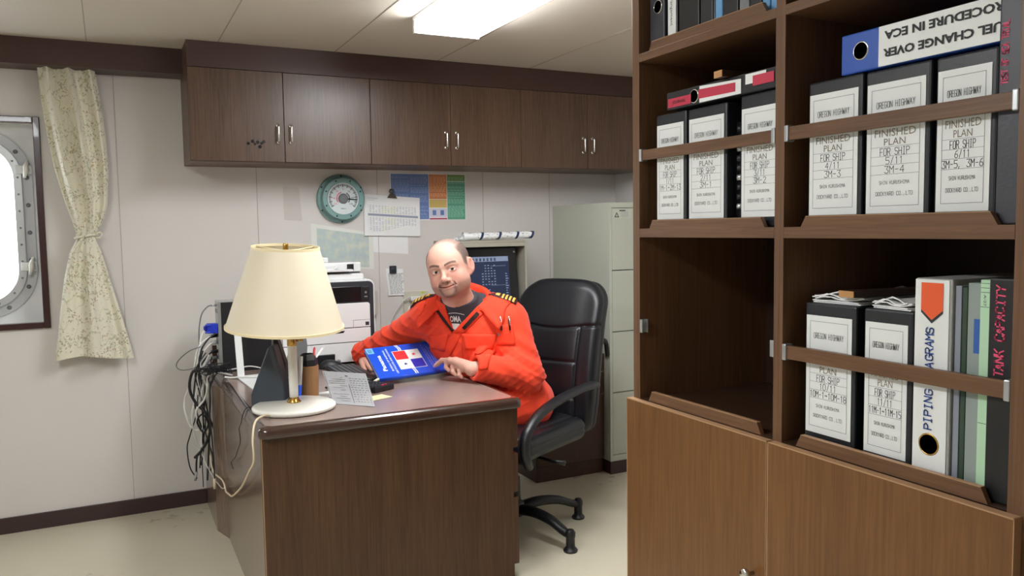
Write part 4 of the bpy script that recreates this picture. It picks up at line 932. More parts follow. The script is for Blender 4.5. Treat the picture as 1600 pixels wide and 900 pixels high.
TXT(b, 'Panama', .135, .46, .018, .108, 0, bold=.03)
TXT(b, 'BUREAU OF SHIPPING', .235, .52, .0075, .145, 0, bold=.02)
TXT(b, 'CERTIFICATES AND RECORDS', .285, .50, .0075, .175, 0, bold=.02)
rnd = random.Random(5)
for uu, v0, v1 in ((.80, .10, .92), (.83, .15, .80), (.87, .2, .85), (.90, .25, .85), (.955, .35, .62)):
    v = v0
    while v < v1-.03:
        w_ = rnd.uniform(.04, .10); P4(uu, uu+.012, v, min(v+w_, v1), 5 if uu < .93 else 0); v += w_+.015
for k in range(3): P4(.03+.02*k, .04+.02*k, .84, .95, 3)
mk('cover_printing', b, [M['offwhite'], mat('flag_red', '#e5333a', .4), mat('flag_blue', '#2f2fb5', .4), mat('flag_navy', '#1b2a6b', .4), mat('pale_blue_sticker', '#7cc4ec', .4), mat('lilac_print', '#8e8fe8', .5)], t)
b = MB(); b.tube(curve_pts([Q(.0, .02, -.008), Q(-.03, .0, -.005), Q(-.065, -.02, -.010), Q(-.075, -.03, -.018)], 4), [.006]*12+[.003], 8); mk('ribbon', b, mat('pale_ribbon', '#dfe3c8', .6), t, smooth=True)
# ================================================================== ITEMS ON THE BACK WALL
YW = WALL_Y
def wx(b, x0, x1, z0, z1, y=.0006, mi=0, sk=0):
    b._a([(x0, YW-y, z0), (x1, YW-y, z0-sk), (x1, YW-y, z1-sk), (x0, YW-y, z1)], [(0, 1, 2, 3)], mi)
# gauge
t = thing('round_gauge', 'round teal metal gauge with a white dial on the wall under the cabinets', 'gauge', (1.117, 4.22, 1.40))
gc = (1.117, YW, 1.529)
b = MB(); b.lathe([(.10, 0), (.128, .004), (.130, .010), (.126, .020), (.112, .024), (.109, .050), (.10, .055)], gc, 56, axis=(0, -1, 0)); mk('case', b, M['teal'], t, autosm=45)
b = MB(); b.lathe([(.085, .050), (.108, .050), (.110, .056), (.108, .062), (.088, .063), (.083, .058)], gc, 56, axis=(0, -1, 0), close=True); mk('rim', b, M['teal'], t, autosm=45)
b = MB(); b.lathe([(0, .0562), (.084, .0562), (.084, .05)], gc, 56, axis=(0, -1, 0)); mk('dial', b, mat('dial_white', '#d6e2e4', .5), t)
b = MB()
for k in range(61):
    a = math.radians(215-250*k/60); r0, r1 = (.066, .077)
    ca, sa = math.cos(a), math.sin(a); tx, tz = -sa*.0012, ca*.0012; y = YW-.0570
    if k % 5 == 0: r0 = .060; tx *= 1.6; tz *= 1.6
    b._a([(gc[0]+ca*r0-tx, y, gc[2]+sa*r0-tz), (gc[0]+ca*r0+tx, y, gc[2]+sa*r0+tz), (gc[0]+ca*r1+tx, y, gc[2]+sa*r1+tz), (gc[0]+ca*r1-tx, y, gc[2]+sa*r1-tz)], [(0, 3, 2, 1)], 0)
for s, a, mi in (('0', 90, 0), ('50', 130, 1), ('100', 178, 1), ('150', 213, 1), ('50', 50, 0), ('100', 6, 0), ('150', -33, 0)):
    a = math.radians(a); text(b, s, (gc[0]+.050*math.cos(a), YW-.0570, gc[2]+.050*math.sin(a)), (1, 0, 0), (0, 0, 1), .009, None, mi)
for a0 in range(110, 215, 12): 
    a = math.radians(a0); wx(b, gc[0]+.034*math.cos(a)-.003, gc[0]+.034*math.cos(a)+.003, gc[2]+.034*math.sin(a)-.003, gc[2]+.034*math.sin(a)+.003, .0570, 1)
for a0 in range(-30, 66, 12):
    a = math.radians(a0); wx(b, gc[0]+.034*math.cos(a)-.003, gc[0]+.034*math.cos(a)+.003, gc[2]+.034*math.sin(a)-.003, gc[2]+.034*math.sin(a)+.003, .0570, 0)
text(b, 'MIN-1', (gc[0], YW-.0570, gc[2]-.052), (1, 0, 0), (0, 0, 1), .007, .026, 0)
mk('scale', b, [M['inkd'], M['pink']], t)
b = MB(); b.lathe([(.026, .056), (.027, .060), (.020, .068), (0, .071)], gc, 24, axis=(0, -1, 0)); mk('hub', b, M['mgrey'], t, smooth=True)
b = MB(); b.prism([(gc[0]+.018, YW-.0605, gc[2]-.005), (gc[0]+.074, YW-.0605, gc[2]-.0085), (gc[0]+.074, YW-.0605, gc[2]-.0045), (gc[0]+.018, YW-.0605, gc[2]+.002)], (0, .001, 0)); mk('pointer', b, M['blackg'], t)
for rr, y, n_, a0 in ((.098, .063, 8, 22.5), (.121, .024, 6, 30)):
    for k in range(n_):
        a = math.radians(a0+360*k/n_); mk('screw', MB().lathe([(.0045, -.002), (.0045, .001), (.003, .0025), (0, .0025)], (gc[0]+rr*math.cos(a), YW-y, gc[2]+rr*math.sin(a)), 8, axis=(0, -1, 0)), M['dgrey'], t)
# colour chart
rnd = random.Random(11)
t = thing('colour_chart', 'wall chart with blue, orange and green columns under the cabinets', 'chart', (1.61, 4.268, 1.40))
b = MB(); b.box((1.393, YW-.0012, 1.412), (1.842, YW-.0002, 1.672)); mk('sheet', b, M['offwhite'], t)
b = MB()
for (x0, x1, zz) in ((1.398, 1.617, ((1.418, 1.668, 0),)), (1.620, 1.726, ((1.530, 1.668, 1), (1.482, 1.528, 2), (1.430, 1.478, 6), (1.416, 1.424, 5))), (1.729, 1.838, ((1.415, 1.628, 3), (1.631, 1.668, 4)))):
    for z0, z1, mi in zz: wx(b, x0, x1, z0, z1, .0014, mi)
for x0, x1, mi in ((1.402, 1.505, 7), (1.510, 1.612, 7), (1.624, 1.722, 8), (1.733, 1.834, 9)):
    z = 1.650
    while z > (1.425 if mi != 8 else 1.545):
        if rnd.random() < .80:
            x = x0
            while x < x1-.01:
                w_ = rnd.uniform(.008, .02); wx(b, x, min(x+w_, x1), z, z+.003, .0017, mi); x += w_+.005
        z -= .0065
for x in (1.638, 1.685): wx(b, x, x+.022, 1.440, 1.468, .0017, 0)
mk('printing', b, [mat('chart_blue', '#6681b6'), mat('chart_orange', '#cf8252'), mat('chart_yellow', '#d2b86c'), mat('chart_green', '#5d9f84'), mat('chart_leaf', '#7c9850'), mat('chart_crimson', '#b3355f'), mat('chart_lilac', '#cfd0e0'), mat('chart_pale_blue', '#93a8d3'), mat('chart_pale_orange', '#efb784'), mat('chart_pale_green', '#8fcbae')], t)
# calendar / table on a clip
t = thing('hanging_schedule', 'white printed schedule hanging from a metal clip next to the round gauge', 'schedule', (1.40, 4.262, 1.33))
b = MB()
for k in range(4):
    o = .0012*k
    b.prism([(1.248-.002*k, YW-.003-o, 1.556-k*.001), (1.562-.001*k, YW-.003-o, 1.536), (1.558, YW-.004-o*2, 1.318+k*.002), (1.240, YW-.004-o*2, 1.338-k*.002)], (0, -.0006, 0))
mk('sheets', b, M['paper'], t)
b = MB(); yy = .0098
def hy_(z): return YW-(.0078+.0042*(1.556-z)/.236)
def hs_(x0, x1, z0, z1, mi): b._a([(x0, hy_(z0), z0-(x0-1.25)*.065), (x1, hy_(z0), z0-(x1-1.25)*.065), (x1, hy_(z1), z1-(x1-1.25)*.065), (x0, hy_(z1), z1-(x0-1.25)*.065)], [(0, 1, 2, 3)], mi)
hs_(1.262, 1.548, 1.442, 1.454, 1)
for x in np.arange(1.27, 1.54, .017):
    for z0_, z1_ in ((1.46, 1.50), (1.395, 1.435), (1.36, 1.388)):
        z = z0_
        while z < z1_:
            if rnd.random() < .85: hs_(x, x+.011, z, z+.0022, 2 if (1.33 < x < 1.42 and rnd.random() < .7) else 0)
            z += .0052
for x in np.arange(1.262, 1.55, .017): hs_(x, x+.0008, 1.355, 1.505, 0)
hs_(1.262, 1.32, 1.535, 1.538, 0); hs_(1.262, 1.30, 1.526, 1.528, 0)
mk('printing', b, [mat('schedule_grey', '#b9bfca'), mat('schedule_bar', '#9aa0b4'), mat('schedule_lime', '#ccd88e')], t)
b = MB(); b.prism([(1.372, YW-.016, 1.536), (1.428, YW-.016, 1.532), (1.414, YW-.016, 1.556), (1.387, YW-.016, 1.557)], (0, .008, 0)); b.lathe([(.007, 0), (.014, 0), (.014, .005), (.007, .005)], (1.397, YW-.010, 1.572), 18, axis=(0, -1, 0), close=True)
mk('clip', b, mat('dark_steel_clip', '#5d564f', .35, .7), t, bevel=.001)
# pale map, blank sheet
t = thing('wall_map', 'faded pale blue green map sheet on the wall behind the lamp shade', 'map', (1.12, 4.268, 1.16))
b = MB(); b.prism([(.955, YW-.001, 1.402), (1.291, YW-.001, 1.346), (1.291, YW-.001, 1.150), (.955, YW-.001, 1.17)], (0, .0008, 0)); mk('sheet', b, mat('map_margin', '#e3e6e0', .6), t)
def mapmat():
    m, nt, b2 = nodes_of('map_print'); tc = nt.nodes.new('ShaderNodeTexCoord'); n = nt.nodes.new('ShaderNodeTexNoise'); n.inputs['Scale'].default_value = 22; n.inputs['Detail'].default_value = 8
    nt.links.new(tc.outputs['Object'], n.inputs['Vector']); cr = nt.nodes.new('ShaderNodeValToRGB'); e = cr.color_ramp.elements
    e[0].position = .3; e[0].color = (*lin('#b4c4ca'), 1); e[1].position = .7; e[1].color = (*lin('#cfdad8'), 1); x = e.new(.52); x.color = (*lin('#c0cfcb'), 1); y = e.new(.58); y.color = (*lin('#cdd3c4'), 1)
    nt.links.new(n.outputs['Fac'], cr.inputs[0]); nt.links.new(cr.outputs[0], b2.inputs['Base Color']); b2.inputs['Roughness'].default_value = .5; return m
b = MB(); b._a([(.985, YW-.0013, 1.178), (1.265, YW-.0013, 1.160), (1.265, YW-.0013, 1.335), (.985, YW-.0013, 1.376)], [(0, 1, 2, 3)]); mk('map_print', b, mapmat(), t)
b = MB(); b.prism([(1.273, YW-.0008, 1.345), (1.489, YW-.0008, 1.330), (1.489, YW-.0008, 1.226), (1.273, YW-.0008, 1.243)], (0, .0006, 0)); tag(mk('blank_sheet', b, M['paper']), 'blank white sheet on the wall under the hanging schedule', 'sheet')
b = MB(); b.prism([(.818, YW-.0006, 1.592), (.900, YW-.0006, 1.588), (.912, YW-.0006, 1.414), (.820, YW-.0006, 1.420)], (0, .0004, 0)); tag(mk('tape_mark', b, mat('tape_patch', '#cec9c4', .3)), 'faint grey rectangular tape patch on the wall left of the round gauge', 'tape')
# note with magnet
t = thing('notes_on_magnet', 'small bundle of printed notes under a dark magnet beside the printer', 'notes', (1.41, 4.262, .99))
b = MB()
for k in range(4): b.prism([(1.355+.001*k, YW-.002-.0015*k, 1.150-.003*k), (1.447+.002*k, YW-.002-.0015*k, 1.145), (1.458, YW-.003-.002*k, 1.005-.002*k), (1.366, YW-.003-.002*k, .994+.002*k)], (0, -.0008, 0))
mk('sheets', b, M['paper'], t)
b = MB()
for k in range(17):
    z = 1.118-k*.0068; x = 1.366+k*.0007
    while x < 1.44+k*.0005:
        w_ = rnd.uniform(.006, .02); b._a([(x, YW-.0106, z), (x+w_, YW-.0106, z), (x+w_, YW-.0106, z+.0028), (x, YW-.0106, z+.0028)], [(0, 1, 2, 3)]); x += w_+.004
mk('printing', b, M['inkl'], t)
b = MB(); b.box((1.374, YW-.020, 1.122), (1.412, YW-.0098, 1.164)); b.lathe([(.012, 0), (.013, .004), (.008, .006), (0, .006)], (1.393, YW-.020, 1.143), 18, axis=(0, -1, 0)); mk('magnet', b, M['dgrey'], t, bevel=.003)
# socket plates
t = thing('wall_socket', 'beige wall socket plate with a white plug beside the man\'s shoulder', 'socket', (1.53, 4.262, .86))
b = MB(); b.box((1.452, YW-.010, .872), (1.60, YW, 1.020)); mk('plate', b, mat('socket_beige', '#c9c6b6', .45), t, bevel=.004)
b = MB(); b.lathe([(.014, 0), (.015, .003), (0, .003)], (1.500, YW-.010, .915), 20, axis=(0, -1, 0)); b.lathe([(.007, 0), (.007, .006), (0, .006)], (1.500, YW-.012, .915), 12, axis=(0, -1, 0), mi=1); b.box((1.478, YW-.0115, .894), (1.521, YW-.010, .936), 2); mk('outlet', b, [M['silver'], M['black'], M['whitep']], t)
b = MB(); b.box((1.555, YW-.0108, 1.002), (1.575, YW-.0100, 1.014)); mk('sticker', b, mat('yellow_green_sticker', '#c9cc4e'), t)
b = MB(); b.box((1.485, YW-.042, .966), (1.545, YW-.010, .990)); b.lathe([(.012, -.01), (.013, .018)], (1.552, YW-.026, .977), 12, axis=(1, 0, 0)); pl = mk('plug', b, M['whitep'], t, bevel=.005)
b = MB(); b.tube(curve_pts([(1.487, YW-.03, .978), (1.455, YW-.04, .982), (1.42, YW-.045, .955), (1.385, YW-.04, .90), (1.36, YW-.038, .85), (1.33, YW-.036, .80), (1.325, YW-.04, .735)], 6), .0036, 8); mk('cord', b, M['cablew'], pl, smooth=True)
t = thing('junction_box', 'small beige junction box on the wall right of the printer', 'box', (1.26, 4.25, .93)); b = MB(); b.box((1.235, YW-.03, .90), (1.297, YW, 1.03)); mk('body', b, mat('box_beige', '#c4c2b6', .45), t, bevel=.003)
b = MB(); b.box((1.258, YW-.022, 1.03), (1.274, YW-.008, 1.045)); mk('cable_gland', b, M['whitep'], t, bevel=.002)
# ------------------------------------------------------------------ wall console with a screen
t = thing('monitor_console', 'beige metal wall console with a sloping monitor screen behind the man', 'monitor', (1.85, 4.1, .80))
hx0, hx1, hy = 1.640, 2.050, 3.92
b = MB()
side = [(hy, 1.296), (YW-.001, 1.296), (YW-.001, .72), (hy-.01, .72)]
for x in (hx0, hx1-.012): b.prism([(x, y, z) for y, z in side], (.012, 0, 0))
b.box((hx0+.012, hy, 1.284), (hx1-.012, YW-.001, 1.296)); b.box((hx0+.012, YW-.014, .72), (hx1-.012, YW-.001, 1.284)); b.box((hx0+.012, hy-.01, .72), (hx1-.012, YW-.014, .735))
b.box((hx0+.012, hy, 1.262), (hx1-.012, hy+.006, 1.284))
mk('housing', b, M['hood'], t, bevel=.002)
s0 = Vector((hx0+.012, hy+.060, 1.262)); s1 = Vector((hx0+.012, hy+.0, .74)); wv = Vector((hx1-hx0-.05, 0, 0))
dn = (s1-s0); nn = wv.cross(-dn).normalized()
nn = Vector((0, -abs(nn.y), abs(nn.z)))
def SQ(u, v, off=0): return s0+wv*u+dn*v+nn*off
b = MB(); b.prism([SQ(0, 0), SQ(1, 0), SQ(1, 1), SQ(0, 1)], -nn*.02); mk('bezel', b, M['blackg'], t, bevel=.003)
b = MB(); b.prism([SQ(.10, .10, .0012), SQ(.86, .10, .0012), SQ(.86, .80, .0012), SQ(.10, .80, .0012)], -nn*.001); scn = mk('screen', b, emis('dark_blue_screen', '#1a2540', .22), t)
b = MB()
def sq(u0, u1, v0, v1, mi): b._a([SQ(u0, v0, .0018), SQ(u0, v1, .0018), SQ(u1, v1, .0018), SQ(u1, v0, .0018)], [(0, 1, 2, 3)], mi)
sq(.11, .85, .105, .155, 0)
for k in range(9): sq(.13+k*.06, .165+k*.06, .118, .150, 1)
for c in range(5):
    for r in range(14): sq(.40+c*.05, .425+c*.05, .19+r*.028, .20+r*.028, 0) if rnd.random() < .7 else None
for r in range(2): sq(.55, .80, .20+r*.2, .203+r*.2, 0)
for r in range(16): sq(.79, .79+rnd.uniform(.02, .05), .28+r*.025, .29+r*.025, 0)
sq(.45, .68, .56, .70, 0)
for r in range(5):
    for c in range(5): sq(.47+c*.04, .495+c*.04, .575+r*.024, .59+r*.024, 1)
mk('screen_text', b, [emis('screen_grey', '#7f8ca6', .16), emis('screen_dark', '#2c3850', .2)], scn)
for u, v in ((.96, .06), (.965, .93), (.03, .06)):
    mk('screw', MB().lathe([(.006, 0), (.005, .002), (0, .002)], SQ(u, v, .0005), 10, axis=tuple(nn)), M['silver'], t)
# rolled chart on top
t = thing('rolled_chart', 'white rolled chart with dark blue bands lying on the wall console', 'roll', (1.88, 3.95, 1.2965))
p0, p1 = Vector((1.705, 4.0, 1.319)), Vector((2.100, 3.965, 1.323)); d = (p1-p0)
b = MB(); n_ = 24; rows = []
for i in range(41):
    c = p0+d*i/40; r = .0185+.0015*math.sin(i*.9)+(.004*max(0, 1-i/4)); row = []
    for k in range(n_+1):
        a = 2*math.pi*k/n_+.25*i/40; row.append(c+Vector((0, math.cos(a)*r, math.sin(a)*r)))
    rows.append(row)
b.grid(rows); b.tube([p0+d*.01, p1-d*.01], .013, 16)
mk('roll', b, M['paper'], t, autosm=60)
b = MB()
for f in (.24, .50, .76, .985):
    r = .0205; P = []
    for k in range(25):
        a = 2*math.pi*k/24; P.append([p0+d*(f+.02*math.sin(a))+Vector((0, math.cos(a)*r, math.sin(a)*r)), p0+d*(f+.035+.02*math.sin(a))+Vector((0, math.cos(a)*r, math.sin(a)*r))])
    b.grid(P)
mk('bands', b, mat('navy_band', '#1d3158', .6), t, smooth=True)
b = MB()
for k in range(60):
    f = rnd.uniform(.05, .95); a = rnd.uniform(1.8, 4.4); r = .0207; q = p0+d*f; w_ = rnd.uniform(.004, .012)/d.length
    b._a([q+Vector((0, math.cos(a)*r, math.sin(a)*r)), q+d*w_+Vector((0, math.cos(a)*r, math.sin(a)*r)), q+d*w_+Vector((0, math.cos(a+.09)*r, math.sin(a+.09)*r)), q+Vector((0, math.cos(a+.09)*r, math.sin(a+.09)*r))], [(0, 1, 2, 3)])
mk('printing', b, M['mgrey'], t)
t = thing('crumpled_paper', 'crumpled white paper end beside the rolled chart on the console', 'paper', (1.68, 4.0, 1.2965))
b = MB(); rows = []
for i in range(9):
    rows.append([(1.655+.009*i, 4.0+.012*math.sin(i*1.9+j), 1.2985+.0045*j*(1+.8*math.sin(i*1.3))*math.exp(-((i-4)/3)**2)+.002*math.sin(i*2.3+j*1.7)) for j in range(8)])
b.grid(rows); mk('sheet', b, M['paper'], t, solid=.0008)
# ================================================================== FILING CABINET, LOW CABINET
t = thing('filing_cabinet', 'tall beige grey metal filing cabinet in the far right corner', 'cabinet', (2.635, 3.96, 0))
fx0, fx1, fy0 = 2.410, 2.862, 3.65
b = MB(); b.box((fx0, fy0+.02, .073), (fx1, 4.267, 1.490)); mk('body', b, M['filing'], t, bevel=.003)
b = MB(); b.box((fx0, fy0, 1.462), (fx1, fy0+.02, 1.490)); b.box((fx0, fy0, .073), (fx0+.016, fy0+.02, 1.462)); b.box((fx1-.012, fy0, .073), (fx1, fy0+.02, 1.462)); b.box((fx0+.016, fy0, .073), (fx1-.012, fy0+.02, .106)); mk('front_frame', b, M['filing'], t, bevel=.001)
for z0, z1 in ((1.126, 1.459), (.791, 1.121), (.456, .786), (.109, .451)):
    b = MB(); b.box((fx0+.018, fy0+.001, z0), (fx1-.014, fy0+.019, z1)); d = mk('drawer', b, M['filing'], t, bevel=.0015)
    b = MB(); b.box((2.70, fy0-.012, z1-.10), (2.80, fy0+.001, z1-.08)); mk('handle', b, M['silver'], d, bevel=.002)
b = MB(); b.box((fx0+.017, fy0+.010, .107), (fx1-.013, fy0+.021, 1.461)); mk('drawer_gap', b, M['filingd'], t)
b = MB(); b._a([(2.435, fy0-.0005, 1.405), (2.55, fy0-.0005, 1.405), (2.55, fy0-.0005, 1.452), (2.435, fy0-.0005, 1.452)], [(0, 1, 2, 3)], 0)
b._a([(2.442, fy0-.0009, 1.410), (2.474, fy0-.0009, 1.410), (2.458, fy0-.0009, 1.438)], [(0, 1, 2)], 1)
b._a([(2.4500, fy0-.0012, 1.4145), (2.466, fy0-.0012, 1.4145), (2.458, fy0-.0012, 1.429)], [(0, 1, 2)], 0)
for k in range(5): b._a([(2.485, fy0-.0009, 1.413+k*.006), (2.535, fy0-.0009, 1.413+k*.006), (2.535, fy0-.0009, 1.415+k*.006), (2.485, fy0-.0009, 1.415+k*.006)], [(0, 1, 2, 3)], 2)
b._a([(2.475, fy0-.0009, 1.443), (2.515, fy0-.0009, 1.443), (2.515, fy0-.0009, 1.449), (2.475, fy0-.0009, 1.449)], [(0, 1, 2, 3)], 1)
mk('warning_sticker', b, [mat('sticker_grey', '#c3c6b8'), M['inkd'], M['inkl']], t)
b = MB(); b.box((fx0+.004, fy0+.004, 0), (fx1, 4.26, .073)); mk('plinth', b, M['base'], t)
b = MB(); b.tube(curve_pts([(2.405, 3.665, .66), (2.392, 3.655, .70), (2.380, 3.645, .735), (2.355, 3.64, .748), (2.33, 3.64, .735)], 4), [.012]*9+[.016]*8, 10); mk('black_grip', b, M['black'], t, smooth=True)
t = thing('low_cabinet', 'low dark brown wooden drawer cabinet behind the office chair', 'cabinet', (2.19, 3.98, 0))
b = MB(); b.box((1.985, 3.72, 0), (2.404, 4.262, .671)); mk('body', b, M['brownunit'], t, bevel=.001)
for z0, z1 in ((.573, .668), (.449, .568), (.085, .444)):
    b = MB(); b.box((1.987, 3.701, z0), (2.402, 3.7195, z1)); d = mk('drawer_front', b, M['brownunit'], t, bevel=.0012)
    b = MB(); b.box((1.987, 3.7006, z1-.001), (2.402, 3.7195, z1+.0006)); mk('edge_band', b, M['edge'], d)
    b = MB(); b.box((2.15, 3.69, (z0+z1)/2-.005), (2.24, 3.701, (z0+z1)/2+.005)); mk('handle', b, M['silver'], d, bevel=.002)
t = thing('blue_folder', 'blue folder standing on the low cabinet beside the wall console', 'folder', (2.15, 4.1, .6715))
b = MB(); b.box((2.065, 4.02, .6715), (2.145, 4.25, .985)); mk('cover', b, mat('navy_folder', '#23358c', .4), t, bevel=.003)
b = MB(); b.box((2.070, 4.0195, .70), (2.098, 4.0205, .98)); mk('label', b, M['offwhite'], t)
# ================================================================== CABLES behind the desk corner
def cable(pts, r, m, label, name='cable', group=None, end=None, sub=6):
    t = None
    b = MB(); P = curve_pts(pts, sub); b.tube(P, r, 7)
    if end is None:
        o = mk(name, b, M[m], smooth=True); tag(o, label, 'cable', group); return o
    t = thing(name, label, 'cable', tuple(pts[0]), group=group)
    mk('cord', b, M[m], t, smooth=True)
    for nm, a, c, rr, mm in end:
        b = MB(); b.tube([a, c], rr, 8); mk(nm, b, M[mm], t, smooth=True)
    return t
Yc = 3.9
cable([(.415, 3.93, 1.027), (.393, 3.92, 1.022), (.364, 3.9, .988), (.350, 3.9, .907), (.348, 3.9, .79), (.334, 3.89, .703), (.345, 3.88, .62)], .003, 'cableg', 'thin grey cable plugged into the top rear of the computer tower', end=[('plug', (.432, 3.94, 1.026), (.408, 3.93, 1.026), .005, 'whitep')])
cable([(.351, 3.86, .848), (.303, 3.88, .829), (.262, 3.93, .785), (.252, 3.95, .754), (.273, 3.93, .738), (.328, 3.87, .756), (.35, 3.86, .80)], .0026, 'cableg', 'thin dark grey cable making a wide loop out towards the wall')
t = cable([(.375, 3.91, .915), (.362, 3.90, .90), (.352, 3.89, .863), (.346, 3.88, .79), (.350, 3.86, .72)], .0045, 'cablew', 'white monitor cable with a bright blue plug at the computer tower', end=None)
t0 = thing('monitor_plug', 'bright blue screw-in monitor plug at the rear of the computer tower', 'plug', (.40, 3.91, .91))
b = MB(); b.box((.385, 3.895, .900), (.4315, 3.935, .945)); b.box((.372, 3.905, .910), (.385, 3.925, .935)); mk('body', b, mat('blue_plug', '#1c35b8', .4), t0, bevel=.003)
b = MB()
for z in (.906, .939): b.tube([(.376, 3.892, z), (.40, 3.892, z)], .0045, 8)
mk('thumb_screws', b, mat('blue_screw', '#2a46c8', .4), t0, smooth=True)
cable([(.43, 3.95, .895), (.379, 3.9, .876), (.339, 3.88, .835), (.322, 3.88, .748), (.320, 3.88, .66), (.315, 3.88, .57), (.300, 3.89, .52), (.306, 3.88, .56), (.341, 3.86, .619), (.352, 3.86, .68)], .0042, 'cablew', 'white cable arching from the tower and looping at half desk height')
cable([(.305, 3.87, .676), (.279, 3.88, .626), (.273, 3.88, .561), (.297, 3.88, .485), (.330, 3.86, .473), (.318, 3.85, .558), (.355, 3.84, .611), (.370, 3.83, .668), (.372, 3.83, .712), (.41, 3.80, .735), (.47, 3.76, .722)], .0045, 'cablew', 'white cable in a big hanging loop below the desk corner')
cable([(.46, 3.79, .724), (.40, 3.80, .745), (.341, 3.83, .752), (.308, 3.84, .734), (.296, 3.85, .662), (.321, 3.85, .592), (.355, 3.84, .552), (.372, 3.82, .489), (.360, 3.82, .431), (.331, 3.84, .376), (.305, 3.86, .344)], .0065, 'cableb', 'thick black cable curving down left of the desk corner')
cable([(.40, 3.80, .722), (.378, 3.81, .667), (.375, 3.80, .60), (.366, 3.82, .504), (.345, 3.83, .462), (.320, 3.84, .511), (.342, 3.82, .547), (.367, 3.82, .49), (.362, 3.83, .371), (.353, 3.84, .238)], .004, 'cableb', 'black cable with a small knot hanging nearly to the skirting')
cable([(.33, 3.86, .63), (.321, 3.87, .541), (.29, 3.88, .441), (.277, 3.89, .383), (.286, 3.89, .293), (.312, 3.87, .244)], .0028, 'cableb', 'thin black cable bowing furthest to the left')
cable([(.318, 3.86, .36), (.312, 3.87, .319), (.310, 3.87, .274)], .004, 'cableb', 'short black cable end with a metal plug near the skirting', end=[('plug', (.310, 3.87, .276), (.303, 3.87, .236), .006, 'silver')])
cable([(.350, 3.85, .70), (.343, 3.87, .60), (.347, 3.86, .493), (.337, 3.87, .375), (.337, 3.87, .20)], .0022, 'cableb', 'thin straight black cable reaching lowest beside the desk')
cable([(.378, 3.80, .698), (.370, 3.79, .549), (.375, 3.78, .427), (.377, 3.77, .304), (.376, 3.77, .255)], .003, 'cableb', 'black cable with a pale plug hanging against the desk side', end=[('plug', (.376, 3.77, .262), (.376, 3.77, .215), .006, 'cream')])
cable([(.30, 3.88, .40), (.326, 3.87, .377), (.351, 3.84, .313), (.372, 3.80, .264), (.400, 3.74, .225), (.405, 3.68, .24), (.405, 3.62, .262)], .0022, 'cablew', 'thin pale cable sagging across the lower desk side')
cable([(.43, 3.71, .726), (.46, 3.70, .7215), (.515, 3.66, .7275), (.571, 3.62, .7275), (.60, 3.50, .7275)], .0045, 'cablew', 'white cable lying on the desk across the white stand foot')
cable([(.45, 3.83, .735), (.50, 3.80, .745), (.55, 3.80, .75), (.60, 3.82, .735), (.62, 3.84, .722)], .003, 'cablew', 'thin white cable rising behind the white stand')
cable([(.449, 3.05, .7185), (.425, 3.04, .7195), (.407, 3.01, .705), (.405, 3.06, .66), (.4055, 3.12, .627), (.4055, 3.101, .583), (.4055, 3.20, .52), (.4055, 3.267, .48), (.4055, 3.393, .43), (.4055, 3.34, .415)], .0017, 'cableb', 'thin kinked black cord running down the desk side below the console')
rnd = random.Random(21)
# knotted bundle of thin black leads on the corner
for k in range(9):
    cxx, cyy, czz = .372+.02*rnd.random(), 3.78+.04*rnd.random(), .75
    pts = []
    for j in range(9):
        a = rnd.uniform(0, 6.28)+j*1.2; rr = rnd.uniform(.02, .055)
        pts.append((min(cxx+rr*math.cos(a)*1.1+.02*k/9*3, .47), cyy+rr*.5*math.sin(a), czz+rr*.55*math.sin(a*1.7)))
    pts = [(x, y, max(z, .727) if x > .40 else z) for x, y, z in pts]
    cable(pts, .0019, 'cableb', 'thin black lead tangled in the knot on the desk corner', group='tangled thin black leads on the desk corner')
for k in range(6):
    x = .318+.012*k; pts = [(x+.03, 3.86, .84-.01*k)]
    for j in range(1, 8):
        pts.append((x+.018*math.sin(j*1.1+k*1.7), 3.865+.012*math.cos(j+k), .84-.075*j-.01*k))
    cable(pts, .0034 if k % 2 else .0028, 'cableb' if k % 3 else 'cablew', ('black' if k % 3 else 'white')+' cable in the wavy bundle hanging behind the desk corner', group=('black' if k % 3 else 'white')+' cables in the hanging bundle')
for k, (z, xx) in enumerate(((.872, .35), (.842, .34), (.80, .345), (.77, .35))):
    cable([(.434, 3.95, z+.01), (.41, 3.93, z+.012), (.385, 3.90, z), (xx, 3.87, z-.05), (xx-.01, 3.86, z-.13), (xx, 3.86, z-.2)], .004, ('cableb', 'cablew', 'cableb', 'cableg')[k], ('black cable plugged in just under the blue monitor plug', 'white cable plugged in at the middle of the tower rear', 'black cable plugged in low on the tower rear', 'grey cable plugged in lowest on the tower rear')[k], end=[('plug', (.4325, 3.95, z+.011), (.405, 3.93, z+.011), .008, ('black', 'whitep', 'black', 'mgrey')[k])])
# ================================================================== sculpting helpers: smooth solids on a grid, meshed with surface nets
f32 = np.float32
def nv(p): return np.array(p, f32)
def s_ell(p, c, r, R=None):
    q = p-nv(c)
    if R is not None: q = q@nv(R).T
    r = nv(r); k0 = np.sqrt(((q/r)**2).sum(1)); k1 = np.sqrt(((q/(r*r))**2).sum(1))+1e-6
    return k0*(k0-1)/k1
def s_cap(p, a, b, ra, rb=None):
    rb = ra if rb is None else rb; a = nv(a); b = nv(b); ab = b-a; t = np.clip(((p-a)@ab)/(ab@ab), 0, 1)
    return np.sqrt((((p-a)-t[:, None]*ab)**2).sum(1))-(ra+(rb-ra)*t)
def s_box(p, c, h, r=0, R=None):
    q = p-nv(c)
    if R is not None: q = q@nv(R).T
    q = np.abs(q)-(nv(h)-r); return np.sqrt((np.maximum(q, 0)**2).sum(1))+np.minimum(q.max(1), 0)-r
def smin(a, b, k):
    h = np.clip(.5+.5*(b-a)/k, 0, 1); return b+(a-b)*h-k*h*(1-h)
def smax(a, b, k): return -smin(-a, -b, k)
